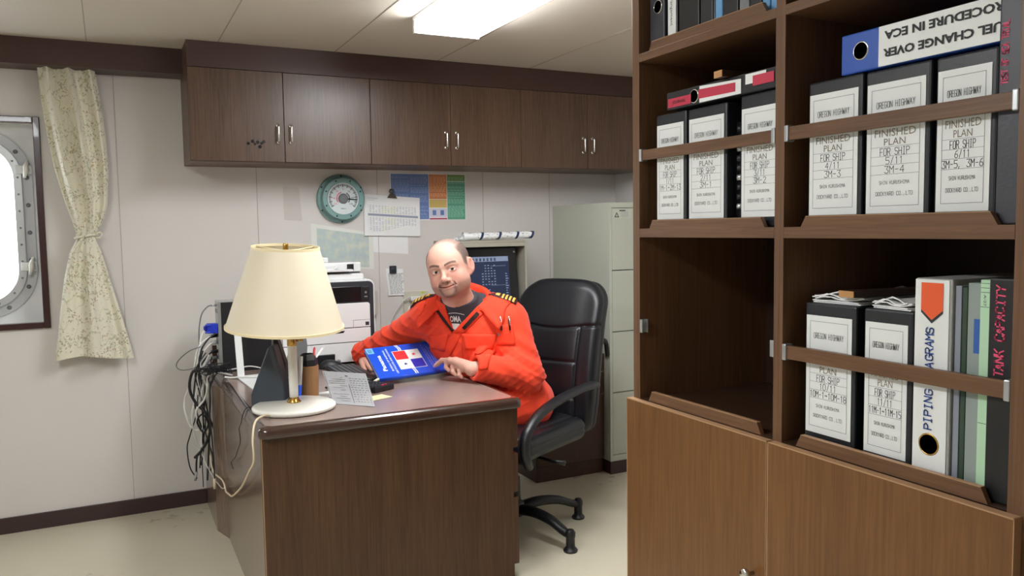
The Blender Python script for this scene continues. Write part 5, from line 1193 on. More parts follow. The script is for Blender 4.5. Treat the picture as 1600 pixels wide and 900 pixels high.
def sdf_mesh(fn, lo, hi, h):
    lo = np.array(lo, float); n = np.ceil((np.array(hi)-lo)/h).astype(int)+1
    xs, ys, zs = [(lo[i]+h*np.arange(n[i])).astype(f32) for i in range(3)]
    D = np.empty(tuple(n), f32); step = max(1, int(600000/(n[1]*n[2])))
    for i in range(0, n[0], step):
        g = np.stack(np.meshgrid(xs[i:i+step], ys, zs, indexing='ij'), -1).reshape(-1, 3)
        D[i:i+step] = fn(g).reshape(-1, n[1], n[2])
    S = D < 0
    c = np.zeros(tuple(n-1), np.int8)
    for dx in (0, 1):
        for dy in (0, 1):
            for dz in (0, 1): c += S[dx:n[0]-1+dx, dy:n[1]-1+dy, dz:n[2]-1+dz]
    act = (c > 0) & (c < 8); I = np.argwhere(act); idx = -np.ones(act.shape, np.int64); idx[act] = np.arange(len(I))
    acc = np.zeros((len(I), 3)); cnt = np.zeros(len(I))
    cor = [(a, b, d) for a in (0, 1) for b in (0, 1) for d in (0, 1)]
    for a in cor:
        for ax in range(3):
            if a[ax]: continue
            b = list(a); b[ax] = 1
            da = D[I[:, 0]+a[0], I[:, 1]+a[1], I[:, 2]+a[2]]; db = D[I[:, 0]+b[0], I[:, 1]+b[1], I[:, 2]+b[2]]
            m = (da < 0) != (db < 0); t = np.where(m, da/np.where(m, da-db, 1), 0)
            for k in range(3): acc[:, k] += np.where(m, a[k]+(t if k == ax else 0), 0)
            cnt += m
    V = lo+h*(I+acc/cnt[:, None]); F = []
    for ax in range(3):
        o = [k for k in range(3) if k != ax]
        sl0 = [slice(None)]*3; sl1 = [slice(None)]*3; sl0[ax] = slice(0, n[ax]-1); sl1[ax] = slice(1, n[ax])
        E = np.argwhere(S[tuple(sl0)] != S[tuple(sl1)])
        E = E[(E[:, o[0]] > 0) & (E[:, o[1]] > 0) & (E[:, o[0]] < n[o[0]]-1) & (E[:, o[1]] < n[o[1]]-1)]
        s = S[E[:, 0], E[:, 1], E[:, 2]]; q = []
        for da, db in ((0, 0), (1, 0), (1, 1), (0, 1)):
            e = E.copy(); e[:, o[0]] -= 1-da; e[:, o[1]] -= 1-db; q.append(idx[e[:, 0], e[:, 1], e[:, 2]])
        q = np.stack(q, 1); flip = s if ax != 1 else ~s
        q[~flip] = q[~flip][:, ::-1]; F.append(q)
    return V, np.concatenate(F)
def arr_obj(name, V, F, m, parent, smooth=True, tint=None, label=None, mats=None, mi=None):
    L = np.array(local_inv(parent)) if parent is not None else np.eye(4)
    V = V@L[:3, :3].T+L[:3, 3]
    me = bpy.data.meshes.new(name); me.vertices.add(len(V)); me.vertices.foreach_set('co', V.astype(f32).ravel())
    F = np.asarray(F); me.loops.add(F.size); me.loops.foreach_set('vertex_index', F.ravel().astype(np.int32)); me.polygons.add(len(F))
    me.polygons.foreach_set('loop_start', np.arange(0, F.size, F.shape[1], dtype=np.int32))
    me.update(calc_edges=True); me.validate()
    me.polygons.foreach_set('use_smooth', [smooth]*len(me.polygons))
    for x in (mats or [m]): me.materials.append(x)
    if tint is not None:
        a = me.color_attributes.new('tint', 'FLOAT_COLOR', 'POINT'); a.data.foreach_set('color', np.concatenate([tint, np.ones((len(V), 1))], 1).astype(f32).ravel())
    o = bpy.data.objects.new(name, me); COL.objects.link(o); o.parent = parent
    if label: o['label'] = label
    return o
def grad(fn, P, e=.002):
    g = np.stack([fn((P+nv(d)).astype(f32))-fn((P-nv(d)).astype(f32)) for d in ((e, 0, 0), (0, e, 0), (0, 0, e))], 1)
    return g/(np.linalg.norm(g, axis=1, keepdims=True)+1e-9)
def push_out(fn, P, off):
    P = np.array(P, float)
    for _ in range(4):
        d = fn(P.astype(f32)); g = grad(fn, P); P = P+g*np.maximum(off-d, 0)[:, None]
    return P
def snap(fn, P, off, it=6):
    P = np.array(P, float)
    for _ in range(it):
        d = fn(P.astype(f32)); g = grad(fn, P); P = P+g*(off-d)[:, None]
    return P
# ================================================================== OFFICE CHAIR
CC = Vector((1.575, 3.17, 0)); CRZ = math.radians(-61.9)
ch = thing('office_chair', 'black leather office chair with curved arms behind the desk', 'chair', CC, CRZ)
def chair_obj(name, fn, lo, hi, h, m, label=None, parent=ch):
    V, F = sdf_mesh(fn, lo, hi, h)
    T = np.array(Matrix.Translation(CC) @ Matrix.Rotation(CRZ, 4, 'Z')); V = V@T[:3, :3].T+T[:3, 3]
    return arr_obj(name, V, F, m, parent, label=label)
def back_fn(p):
    x, y, z = p[:, 0], p[:, 1], p[:, 2]
    t = np.clip((z-.42)/.67, 0, 1)
    yc = .325+.13*t+.035*np.sin(t*math.pi*1.0)*-1+.015*np.clip(t-.75, 0, 1)*4      # recline and lumbar curve
    w = .232+.012*np.sin(t*math.pi)-.012*np.clip((.56-z)/.15, 0, 1)
    r2 = np.where(z > .75, .105, .05)
    qx = np.abs(x)-(w-r2); zt = .752+.006*(1-(x/.2)**2)*(z > .75); qz = np.abs(z-zt)-(.345-r2)
    d2 = np.sqrt(np.maximum(qx, 0)**2+np.maximum(qz, 0)**2)+np.minimum(np.maximum(qx, qz), 0)-r2
    a1 = d2+.035; a2 = np.abs(y-yc)-.052+.035
    d = (np.sqrt(np.maximum(a1, 0)**2+np.maximum(a2, 0)**2)+np.minimum(np.maximum(a1, a2), 0)-.035).astype(f32)
    fy = (y-yc)
    pad = .010*np.exp(-(np.clip(np.abs(x)/.145, 0, 3))**6)*(fy < 0)
    d = d-pad
    g = np.zeros_like(d)
    front = (fy < -.01)
    zc = .895-.010*np.cos(x/.24*3.14)
    g += .010*np.exp(-((z-zc)/.006)**2)*front
    g += .008*np.exp(-((z-.735)/.006)**2)*front*(np.abs(x) < .145)
    g += .008*np.exp(-((z-.57)/.006)**2)*front*(np.abs(x) < .145)
    g += .009*np.exp(-((np.abs(x)-.148-.02*np.clip(z-.7, 0, 1))/.006)**2)*front*(z < .895)
    g += .005*np.exp(-((fy-.0)/.006)**2)
    return d+g
chair_obj('backrest', back_fn, (-.29, .18, .38), (.29, .60, 1.13), .006, M['leather'])
def seat_fn(p):
    x, y, z = p[:, 0], p[:, 1], p[:, 2]
    q = np.stack([x, y, z+.03*np.clip((-y-.17)/.1, 0, 1)**2], 1).astype(f32)
    d = s_box(q, (0, -.01, .455), (.250, .25, .052), .045)
    d -= .010*np.exp(-(np.clip(np.abs(x)/.17, 0, 3))**6)*(z > .45)
    d += .008*np.exp(-((np.abs(x)-.185)/.006)**2)*(z > .45)+.005*np.exp(-((z-.455)/.006)**2)
    return d
chair_obj('seat', seat_fn, (-.28, -.30, .37), (.28, .27, .54), .006, M['leather'])
CT = Matrix.Translation(CC) @ Matrix.Rotation(CRZ, 4, 'Z')
for sx in (1, -1):
    path = [(.215, -.20, .405), (.262, -.26, .405), (.290, -.315, .44), (.294, -.335, .49), (.292, -.315, .555), (.287, -.23, .606), (.283, -.10, .636), (.278, .05, .650), (.270, .18, .652), (.258, .285, .646)]
    P = curve_pts([(x*sx, y, z) for x, y, z in path], 6); n = len(P); b = MB(); b.T = CT
    vs = []; K = 12
    for i, p in enumerate(P):
        t = (P[min(i+1, n-1)]-P[max(i-1, 0)]).normalized(); a = Vector((1, 0, 0)); u = t.cross(a).normalized(); f = i/(n-1)
        ww = .022+.008*max(0, min(1, (f-.45)*4)); hh_ = .017 if f > .45 else .020
        for k in range(K):
            an = 2*math.pi*k/K; vs.append(p+a*ww*math.cos(an)+u*hh_*math.sin(an))
    fs = [(i*K+k, i*K+(k+1) % K, (i+1)*K+(k+1) % K, (i+1)*K+k) for i in range(n-1) for k in range(K)]+[tuple(reversed(range(K))), tuple(range((n-1)*K, n*K))]
    b._a(vs, fs); mk('armrest', b, M['nylon'], ch, smooth=True)
b = MB(); b.T = CT; b.box((-.13, -.12, .355), (.13, .16, .405)); b.tube([(.0, .10, .39), (0, .24, .395), (0, .32, .47), (0, .335, .60)], [.028, .028, .026, .024], 10); mk('tilt_mechanism', b, M['nylon'], ch, bevel=.006)
b = MB(); b.T = CT; b.tube([(.10, -.03, .375), (.24, -.05, .37), (.30, -.05, .372)], [.007, .007, .012], 8); mk('lever', b, M['nylon'], ch, smooth=True)
b = MB(); b.T = CT; b.lathe([(.030, .12), (.032, .14), (.028, .25), (.020, .255), (.016, .262), (.016, .36)], (0, 0, 0), 20); mk('gas_column', b, M['nylon'], ch, autosm=40)
base = MB(); base.T = CT; base.lathe([(.0, .075), (.045, .078), (.05, .10), (.045, .135), (.0, .14)], (0, 0, 0), 20); base_o = mk('base_hub', base, M['nylon'], ch, smooth=True)
for k in range(5):
    a = math.radians(-72+72*k+61.9); ca, sa = math.cos(a), math.sin(a); b = MB(); b.T = CT
    P = curve_pts([(ca*.02, sa*.02, .105), (ca*.12, sa*.12, .118), (ca*.22, sa*.22, .108), (ca*.30, sa*.30, .078), (ca*.335, sa*.335, .070)], 5); n = len(P); vs = []; K = 10
    for i, p in enumerate(P):
        f = i/(n-1); u = Vector((0, 0, 1)); s = Vector((-sa, ca, 0)); ww = .036-.018*f; hh_ = .024-.008*f
        for kk in range(K):
            an = 2*math.pi*kk/K; vs.append(p+s*ww*math.cos(an)+u*hh_*math.sin(an))
    fs = [(i*K+kk, i*K+(kk+1) % K, (i+1)*K+(kk+1) % K, (i+1)*K+kk) for i in range(n-1) for kk in range(K)]+[tuple(reversed(range(K))), tuple(range((n-1)*K, n*K))]
    b._a(vs, fs); l = mk('base_leg', b, M['nylon'], ch, smooth=True)
    b = MB(); b.T = CT; b.lathe([(.0, .0), (.029, .0), (.031, .008), (.024, .016), (.019, .022), (.019, .058), (.022, .066), (.022, .082), (.014, .094), (0, .095)], (ca*.335, sa*.335, .0005), 18); mk('glide', b, M['nylon'], l, autosm=50)
# ================================================================== THE MAN
PO = np.array([1.436, 3.27, 0.0]); PU = np.array([.8, -.6, 0]); PV = np.array([-.6, -.8, 0])     # his left, his front
def Lc(u, v, w): return tuple(PO+u*PU+v*PV+np.array([0, 0, w]))
RB = np.array([PU, PV, [0, 0, 1]])
man = thing('person', 'person in an orange coverall seated behind the desk, smiling and holding a blue book', 'person', (1.55, 3.16, 0))
SL, EL, WL = (1.566, 3.172, .948), (1.592, 3.062, .728), (1.352, 3.058, .782)
SR, ER, WR = (1.270, 3.395, .965), (1.150, 3.590, .842), (1.052, 3.740, .768)
HIPL, HIPR = (1.64, 3.13, .565), (1.60, 3.31, .565)
KNL, KNR = (1.20, 3.10, .555), (1.17, 3.36, .555)
ANL, ANR = (1.24, 3.10, .11), (1.20, 3.37, .11)
NK0, NK1 = (1.392, 3.258, .985), (1.312, 3.192, 1.11)
NKB, NKT = (1.388, 3.262, .990), (1.358, 3.238, 1.045)
def folds(p, amp=1.0):
    x, y, z = p[:, 0], p[:, 1], p[:, 2]
    w = .8*np.sin(17*x+9*y+3)+.7*np.sin(13*z-11*x+1.3)
    rg = lambda t: (1-np.abs(np.sin(t)))**2
    a = rg(46*z+24*x-20*y+1.8*w)*(.5+.5*np.sin(9*x+12*z+5*y+1))
    b = rg(74*z-56*x+42*y+2.6*w+1.1)*(.5+.5*np.sin(14*y-10*z+2*x))
    c = rg(118*x+84*y-44*z+3.2*w)*(.5+.5*np.sin(21*z+8*x))
    return -amp*(.0062*a+.0050*b+.0028*c)+.003
def torso(p):
    d = s_ell(p, Lc(.005, -.01, .88), (.215, .140, .215), RB)
    d = smin(d, s_ell(p, (1.545, 3.27, .72), (.195, .145, .19), RB), .06)
    d = smin(d, s_ell(p, (1.61, 3.24, .590), (.19, .18, .125), RB), .06)
    d = smin(d, s_cap(p, (1.285, 3.380, .972), (1.550, 3.185, .962), .078), .05)
    d = smin(d, s_cap(p, (1.290, 3.370, .992), (1.365, 3.275, 1.032), .056, .060), .04)
    d = smin(d, s_cap(p, (1.535, 3.190, .985), (1.415, 3.240, 1.032), .060, .060), .04)
    d = smin(d, s_cap(p, NKB, NKT, .090, .080), .04)
    return d
def arms(p):
    d = smin(s_cap(p, SL, EL, .086, .074), s_cap(p, EL, WL, .072, .058), .03)
    e = smin(s_cap(p, SR, ER, .082, .066), s_cap(p, ER, WR, .064, .055), .03)
    return np.minimum(d, e)
def near(p, a, r): return np.exp(-(((p-nv(a))**2).sum(1))/(r*r))
def coverall(p, detail=True):
    d = smin(torso(p), arms(p), .045)
    legs = np.minimum(smin(s_cap(p, HIPL, KNL, .098, .078), s_cap(p, KNL, ANL, .075, .062), .03), smin(s_cap(p, HIPR, KNR, .098, .078), s_cap(p, KNR, ANR, .075, .062), .03))
    d = smin(d, legs, .05)
    u = (p-nv(PO))@nv(PU); v = (p-nv(PO))@nv(PV); w = p[:, 2]
    amt = .60+1.0*near(p, EL, .10)+.9*near(p, ER, .12)+.8*near(p, WL, .07)+.8*near(p, WR, .08)+.5*near(p, SL, .09)+.6*near(p, SR, .09)
    d = d+folds(p)*np.minimum(amt, 1.5)
    # deep diagonal folds across the bent left sleeve
    el = near(p, (1.55, 3.05, .78), .12)
    d = d+el*.006*np.sin(95*(p[:, 2]*.8+.6*p[:, 0])+6*p[:, 1])
    # open neck: V cut at the front and a round hole on top
    k = (w-.920)/.111; uL = -.062-.026*k; uR = -.060+.108*k
    cut = np.where(v > .0, np.maximum(uL-u, u-uR), .2).astype(f32)
    cut = smax(cut, (.920-w).astype(f32), .004)
    d = smax(d, -cut, .006)
    d = smax(d, -s_cap(p, (1.385, 3.258, 1.010), (1.33, 3.21, 1.2), .090, .094), .006)
    d = smax(d, (w-1.068).astype(f32), .004)
    # hollow sleeve ends
    for a, c in ((EL, WL), (ER, WR)):
        a_, c_ = np.array(a), np.array(c); dd = (c_-a_)/np.linalg.norm(c_-a_)
        t = ((p-nv(c_))@nv(dd)).astype(f32); nearw = (np.sqrt(((p-nv(c_))**2).sum(1)) < .09)
        d = np.where(nearw, smax(d, t-.012, .006), d)
        d = np.where(nearw, smax(d, -s_cap(p, c_-dd*.02, c_+dd*.06, .040), .005), d)
    for a in (ANL, ANR): d = np.where((w < .2), smax(d, (.10-w).astype(f32), .005), d)
    return d
V, F = sdf_mesh(coverall, (.94, 2.88, .06), (1.86, 3.86, 1.12), .0052)
M['orange_cloth'] = mat('orange_coverall_cloth', '#f5431f', .8, var=.05, vscale=14, bump=.25, bscale=700, sheen=.15)
arr_obj('coverall', V, F, M['orange_cloth'], man)
# ---- t-shirt
M['tee'] = mat('dark_grey_tshirt', '#3a3c44', .8, bump=.2, bscale=800)
def tee(p):
    d = s_ell(p, Lc(.005, -.01, .88), (.198, .128, .198), RB)
    d = smin(d, s_cap(p, (1.335, 3.345, .968), (1.525, 3.203, .962), .060), .05)
    d = smin(d, s_cap(p, NKB, (1.345, 3.222, 1.078), .085, .080), .03)
    d = smax(d, (.80-p[:, 2]).astype(f32), .01)
    q = (p-nv((1.365, 3.240, 1.072)))@nv((-.24, -.30, .923))
    d = smax(d, q.astype(f32), .006)
    return d
V, F = sdf_mesh(tee, (1.16, 3.04, .79), (1.68, 3.50, 1.13), .005); to = arr_obj('t_shirt', V, F, M['tee'], man)
def patch_local(fn, corners, nu, nv_, off, dirv=None):
    """corners: 4 (u,w) points in his frame, draped on the surface fn, returns grid of world points"""
    c = [np.array(x, float) for x in corners]; P = []
    for i in range(nu+1):
        for j in range(nv_+1):
            s, t = i/nu, j/nv_; q = (c[0]*(1-s)+c[1]*s)*(1-t)+(c[3]*(1-s)+c[2]*s)*t; P.append(Lc(q[0], .30, q[1]))
    P = np.array(P); P0 = P.copy(); dv = -PV; tot = np.zeros(len(P))
    for _ in range(60):
        d = np.maximum(fn(P.astype(f32))-off, 0)*.9; d = np.minimum(d, np.maximum(.42-tot, 0)); tot += d; P = P+dv*d[:, None]
    bad = fn(P.astype(f32)) > off+.004
    if bad.any(): P[bad] = snap(fn, P0[bad]+dv*.22, off, 8)
    return P.reshape(nu+1, nv_+1, 3)
def drape(name, fn, corners, off, m, parent, th=.002, nu=10, nv_=10, label=None, solid=True, mats=None):
    G = patch_local(fn, corners, nu, nv_, off)
    b = MB(); b.grid([[tuple(x) for x in r] for r in G]); o = mk(name, b, m, parent, smooth=True, solid=th, label=label); return o
# print on the shirt (white arc of letters)
b = MB(); text(b, 'OMA', (0, 0, 0), (1, 0, 0), (0, 1, 0), .026, .052, 0, lift=0, bold=.03)
def wrap(b, u0, w0, fn, off, arc=0):
    v = np.array(b.v); P = np.array([Lc(u0+x, .30, w0+y-arc*(x*x)) for x, y, z in v])
    for _ in range(50):
        d = fn(P.astype(f32)); P = P-PV*np.clip(d-off, 0, .05)[:, None]*.9
    b.v = [tuple(x) for x in P]
wrap(b, -.050, .975, tee, .0015, 4); mk('chest_print', b, M['offwhite'], to)
b = MB()
for k in range(14):
    u0, u1 = -.035+(k-7)*.006, -.035+(k-6)*.006; z = lambda u: .006-5*(u+.035)**2
    b._a([(u0+.035, 1.004-.985+z(u0), 0), (u1+.035, 1.004-.985+z(u1), 0), (u1+.035, 1.007-.985+z(u1), 0), (u0+.035, 1.007-.985+z(u0), 0)], [(0, 1, 2, 3)])
b._a([(-.02, -.022, 0), (.016, -.022, 0), (.022, -.045, 0), (-.004, -.052, 0), (-.022, -.04, 0)], [(0, 1, 2, 3, 4)])
wrap(b, -.050, .975, tee, .0015); mk('chest_badge', b, M['offwhite'], to)
# ---- collar: two flaps and a raised back
NC = np.array([1.380, 3.255, 0])
M['orange_in'] = mat('orange_collar_cloth', '#f33f1d', .8, bump=.2, bscale=700)
def collar(side):
    rows = []
    N = 22; K = 12
    fwd = np.array([-.6, -.8]); lef = np.array([.8, -.6])
    for i in range(N+1):
        a = math.pi*(i/N)*.70                      # 0 = back of the neck
        dr = -fwd*math.cos(a)+side*lef*math.sin(a); f = i/N
        base = NC[:2]+dr*(.094+.010*f); zb = 1.045-.022*f-.045*max(0, f-.6)
        crest = NC[:2]+dr*(.102+.008*f); zc = zb+.070*(1-f)**.6+.006
        L = .058+.050*max(0, (f-.35)/.65)
        outd = dr*(1-.45*f)+side*lef*.50*f
        row = []
        for j in range(K+1):
            t = j/K
            if t < .4:
                s = t/.4; xy = base*(1-s)+crest*s; z = zb*(1-s)+zc*s
            else:
                s = (t-.4)/.6; xy = crest+outd*(L*s*.85+.006); z = zc+.006*math.sin(min(1, s*3)*math.pi)-L*s*.75
            row.append((xy[0], xy[1], z))
        rows.append(row)
    P = np.array(rows).reshape(-1, 3); Q = P.copy(); P2 = push_out(lambda q: coverall(q), P, .005)
    mask = np.tile(np.arange(K+1) >= 4, N+1); Q[mask] = P2[mask]
    G = Q.reshape(N+1, K+1, 3); b = MB(); b.grid([[tuple(x) for x in r] for r in G]); return mk('collar', b, M['orange_in'], man, smooth=True, solid=.0035)
collar(1); collar(-1)
# lapels with the dark closure strips, pockets, flap, seams
cv = coverall
drape('lapel', cv, [(-.166, 1.020), (-.066, .908), (-.090, 1.035), (-.150, 1.062)], .005, M['orange_in'], man, nu=10, nv_=8)
vel = mat('dark_brown_closure', '#2a1714', .9)
drape('closure_strip', cv, [(-.153, 1.018), (-.066, .918), (-.056, .924), (-.144, 1.028)], .0085, vel, man, nu=14, nv_=2, label='dark closure strip')
drape('lapel', cv, [(-.062, .912), (-.014, .912), (.070, .998), (.048, 1.030)], .005, M['orange_in'], man, nu=12, nv_=8)
drape('closure_strip', cv, [(-.018, .938), (-.006, .928), (.056, .995), (.044, 1.006)], .0095, vel, man, nu=14, nv_=3, label='dark closure strip')
drape('front_placket', cv, [(-.150, .760), (-.105, .760), (-.018, .918), (-.060, .925)], .0035, M['orange_in'], man, nu=4, nv_=16)
pk = drape('chest_pocket', cv, [(-.022, .780), (.118, .780), (.126, .890), (-.022, .890)], .0022, M['orange_in'], man, nu=12, nv_=12)
G0 = [(-.004, .842), (.110, .842), (.131, .908), (-.023, .912)]
drape('pocket_flap', cv, G0, .0065, M['orange_in'], pk, nu=12, nv_=6)
pk = drape('chest_pocket', cv, [(-.192, .780), (-.108, .780), (-.090, .890), (-.186, .885)], .0022, M['orange_in'], man, nu=10, nv_=12)
drape('pocket_flap', cv, [(-.182, .838), (-.104, .828), (-.083, .908), (-.188, .895)], .0065, M['orange_in'], pk, nu=10, nv_=6)
# ---- shoulder boards
def board(side, c, along, across):
    c = np.array(c); A = np.array(along, float); A /= np.linalg.norm(A); B = np.array(across, float); B /= np.linalg.norm(B)
    def gridp(a0, a1, b0, b1, off, nu=8, nv_=6):
        UPD = PV*.50+np.array([0, 0, .866]); P = np.array([c+A*(a0+(a1-a0)*i/nu)+B*(b0+(b1-b0)*j/nv_)+UPD*.12 for i in range(nu+1) for j in range(nv_+1)])
        for _ in range(60):
            d = cv(P.astype(f32)); P = P-UPD*np.clip(d-off, 0, .05)[:, None]*.8
        # flatten the board a little
        return [[tuple(P[i*(nv_+1)+j]) for j in range(nv_+1)] for i in range(nu+1)]
    t = None
    b = MB(); b.grid(gridp(-.058, .062, -.027, .027, .006)); bo = mk('shoulder_board', b, mat('dark_maroon_cloth', '#3b0f14', .7), man, smooth=True, solid=.004)
    b = MB()
    for a0 in (-.002, .014, .030, .046): b.grid(gridp(a0, a0+.009, -.0265, .0265, .0095, 2, 6))
    b.grid(gridp(-.030, -.012, -.016, .016, .0095, 3, 4))
    mk('gold_stripes', b, mat('gold_braid', '#e3b95a', .5), bo, smooth=True, solid=.001)
    b = MB(); b.grid(gridp(-.075, -.052, -.02, .02, .008, 3, 4)); mk('red_tab', b, mat('dark_red_cloth', '#a3141c', .7), bo, smooth=True, solid=.003)
board(1, (1.545, 3.180, 1.035), (.80, -.60, -.25), (.6*.866, .8*.866, .5))
board(-1, (1.250, 3.385, 1.050), (-.80, .60, -.30), (.6*.866, .8*.866, .5))
# ---- pens in the sleeve pocket
def sleeve_grid(u0, u1, w0, w1, off, n=6):
    P = np.array([Lc(u0+(u1-u0)*i/n, .20, w0+(w1-w0)*j/n) for i in range(n+1) for j in range(n+1)]); dv = nv((.10, .97, 0))
    for _ in range(50): P = P+dv*np.clip(cv(P.astype(f32))-off, 0, .04)[:, None]*.85
    return P.reshape(n+1, n+1, 3)
G = sleeve_grid(.180, .262, .860, .950, .003)
b = MB(); b.grid([[tuple(x) for x in r] for r in G]); sp = mk('sleeve_pocket', b, M['orange_in'], man, smooth=True, solid=.002)
for k, u in enumerate((.200, .240)):
    G = sleeve_grid(u, u+.001, .945, .975, .011, 1); a = Vector(G[0][0]); c = Vector(G[0][1]); dirv = (c-a).normalized()
    p = thing('pen', ('black and silver pen in the sleeve pocket nearer the chest', 'black and silver pen in the sleeve pocket nearer the chair')[k], 'pen', tuple(a))
    b = MB(); b.tube([a-dirv*.02, a+dirv*.028], .0042, 10); mk('barrel', b, M['black'], p, smooth=True)
    b = MB(); b.tube([a+dirv*.026, a+dirv*.040], [.0044, .0035], 10); b.tube([a+dirv*.034+Vector((0, -.006, 0)), a+Vector((0, -.006, 0))], .0014, 6); mk('clip', b, M['chrome'], p, smooth=True)
q = sleeve_grid(.190, .191, .905, .906, .004, 1)[0][0]; b = MB(); b.lathe([(.0065, -.002), (.0055, .002), (0, .003)], tuple(q), 12, axis=tuple(PV)); mk('snap_button', b, M['silver'], man, smooth=True)
# ================================================================== head, neck, hands: one continuous skin mesh
HC = np.array([1.289, 3.175, 1.190]); HS = 1.085
HR = np.array(Matrix.Rotation(math.radians(-37), 3, 'Z') @ Matrix.Rotation(math.radians(-12), 3, 'Y') @ Matrix.Rotation(math.radians(3), 3, 'X'))
EY = .0325; EZ = .004
def head_l(p):
    x, y, z = p[:, 0], p[:, 1], p[:, 2]; ax = np.abs(x); P = np.stack([ax, y, z], 1).astype(f32)
    d = s_ell(P, (0, .012, .038), (.080, .098, .081))
    d = smin(d, s_ell(P, (0, -.040, .030), (.064, .052, .058)), .03)
    d = smin(d, s_ell(P, (0, -.022, -.026), (.072, .066, .076)), .03)
    d = smin(d, s_ell(P, (0, -.034, -.068), (.057, .050, .036)), .025)
    d = smin(d, s_ell(P, (.040, -.052, -.034), (.028, .030, .032)), .02)           # cheeks
    d = smin(d, s_ell(P, (.048, -.018, -.056), (.025, .034, .032)), .025)          # jowls
    d = smin(d, s_ell(P, (0, -.080, -.087), (.024, .013, .014)), .02)              # chin
    d = smin(d, s_cap(P, (.008, -.0880, .020), (.046, -.076, .022), .0085, .007), .014)   # brow ridge
    d = smax(d, -s_ell(P, (EY, -.1000, EZ), (.0185, .0155, .0105)), .012)          # sockets
    lid = s_ell(P, (EY, -.0760, EZ-.001), (.0165, .0150, .0135))
    op = ((P[:, 0]-EY)/.0128)**2+((P[:, 2]-EZ-.0002+.0006)/.0046)**2
    lid = smax(lid, ((1-op)*.005-np.where(P[:, 1] > -.080, .01, 0)).astype(f32), .0012)
    d = smin(d, lid, .004)
    eye = s_ell(P, (EY, -.0765, EZ), (.0135, .0132, .0125)); d = np.minimum(d, eye)
    d = smin(d, s_cap(P, (0, -.088, .012), (0, -.106, -.024), .0065, .0095), .010)   # nose bridge
    d = smin(d, s_ell(P, (0, -.108, -.0295), (.0125, .0115, .0105)), .008)
    d = smin(d, s_ell(P, (.0135, -.098, -.0335), (.0085, .0105, .0080)), .006)
    d = smax(d, -s_ell(P, (.0070, -.107, -.0415), (.0035, .0050, .0045)), .003)
    d = smin(d, s_ell(P, (0, -.078, -.060), (.033, .0165, .022)), .016)             # muzzle
    xc = np.clip(ax/.027, 0, 1.3); zm = -.0605+.0045*xc**2
    up = s_ell(np.stack([P[:, 0], P[:, 1], P[:, 2]-(zm-(-.0605))], 1).astype(f32), (0, -.0905, -.0560), (.024, .0068, .0046)); d = smin(d, up, .004)
    lo_ = s_ell(np.stack([P[:, 0], P[:, 1], P[:, 2]-(zm-(-.0605))*1.0], 1).astype(f32), (0, -.0900, -.0665), (.021, .0070, .0050)); d = smin(d, lo_, .005)
    cutm = np.maximum(np.abs(P[:, 2]-zm)-.0009, np.maximum(ax-.028, P[:, 1]+.084)).astype(f32); d = smax(d, -cutm, .0022)
    nl = s_cap(P, (.020, -.098, -.030), (.035, -.080, -.058), .0022); d = smax(d, -nl, .005)   # smile fold
    d = smax(d, -s_cap(P, (.030, -.0835, -.0565), (.034, -.079, -.060), .0016), .004)
    # ears
    yy = P[:, 1]; zz = P[:, 2]; q = np.stack([P[:, 0]-.48*(yy-.004), yy, zz], 1).astype(f32)
    ear = s_ell(q, (.081, .012, .000), (.0075, .0175, .0310)); ear = smin(ear, s_ell(q, (.077, .004, -.028), (.006, .010, .011)), .006)
    ear = smax(ear, -s_ell(q, (.0885, .011, .004), (.0070, .0110, .0215)), .004); ear = smin(ear, s_cap(q, (.079, .0, .010), (.079, .012, -.014), .0032), .005)
    d = smin(d, ear, .004)
    d = d+.0006*np.sin(x*150)*np.sin(z*400)*(z > .05)*(y < -.03)*0
    return d
def to_l(p): return ((p-HC.astype(f32))@nv(HR)/HS).astype(f32)
def headneck(p):
    d = head_l(to_l(p))*HS
    n = s_cap(p, NK0, NK1, .070, .065)
    d = smin(d, n, .02)
    d = smin(d, s_ell(p, Lc(.0, .0, .945), (.14, .085, .07), RB), .03)
    d = smax(d, (.93-p[:, 2]).astype(f32), .01)
    return d
V1, F1 = sdf_mesh(headneck, (1.13, 3.02, .92), (1.58, 3.43, 1.345), .0021)
def hexc(h): return np.array(lin(h))
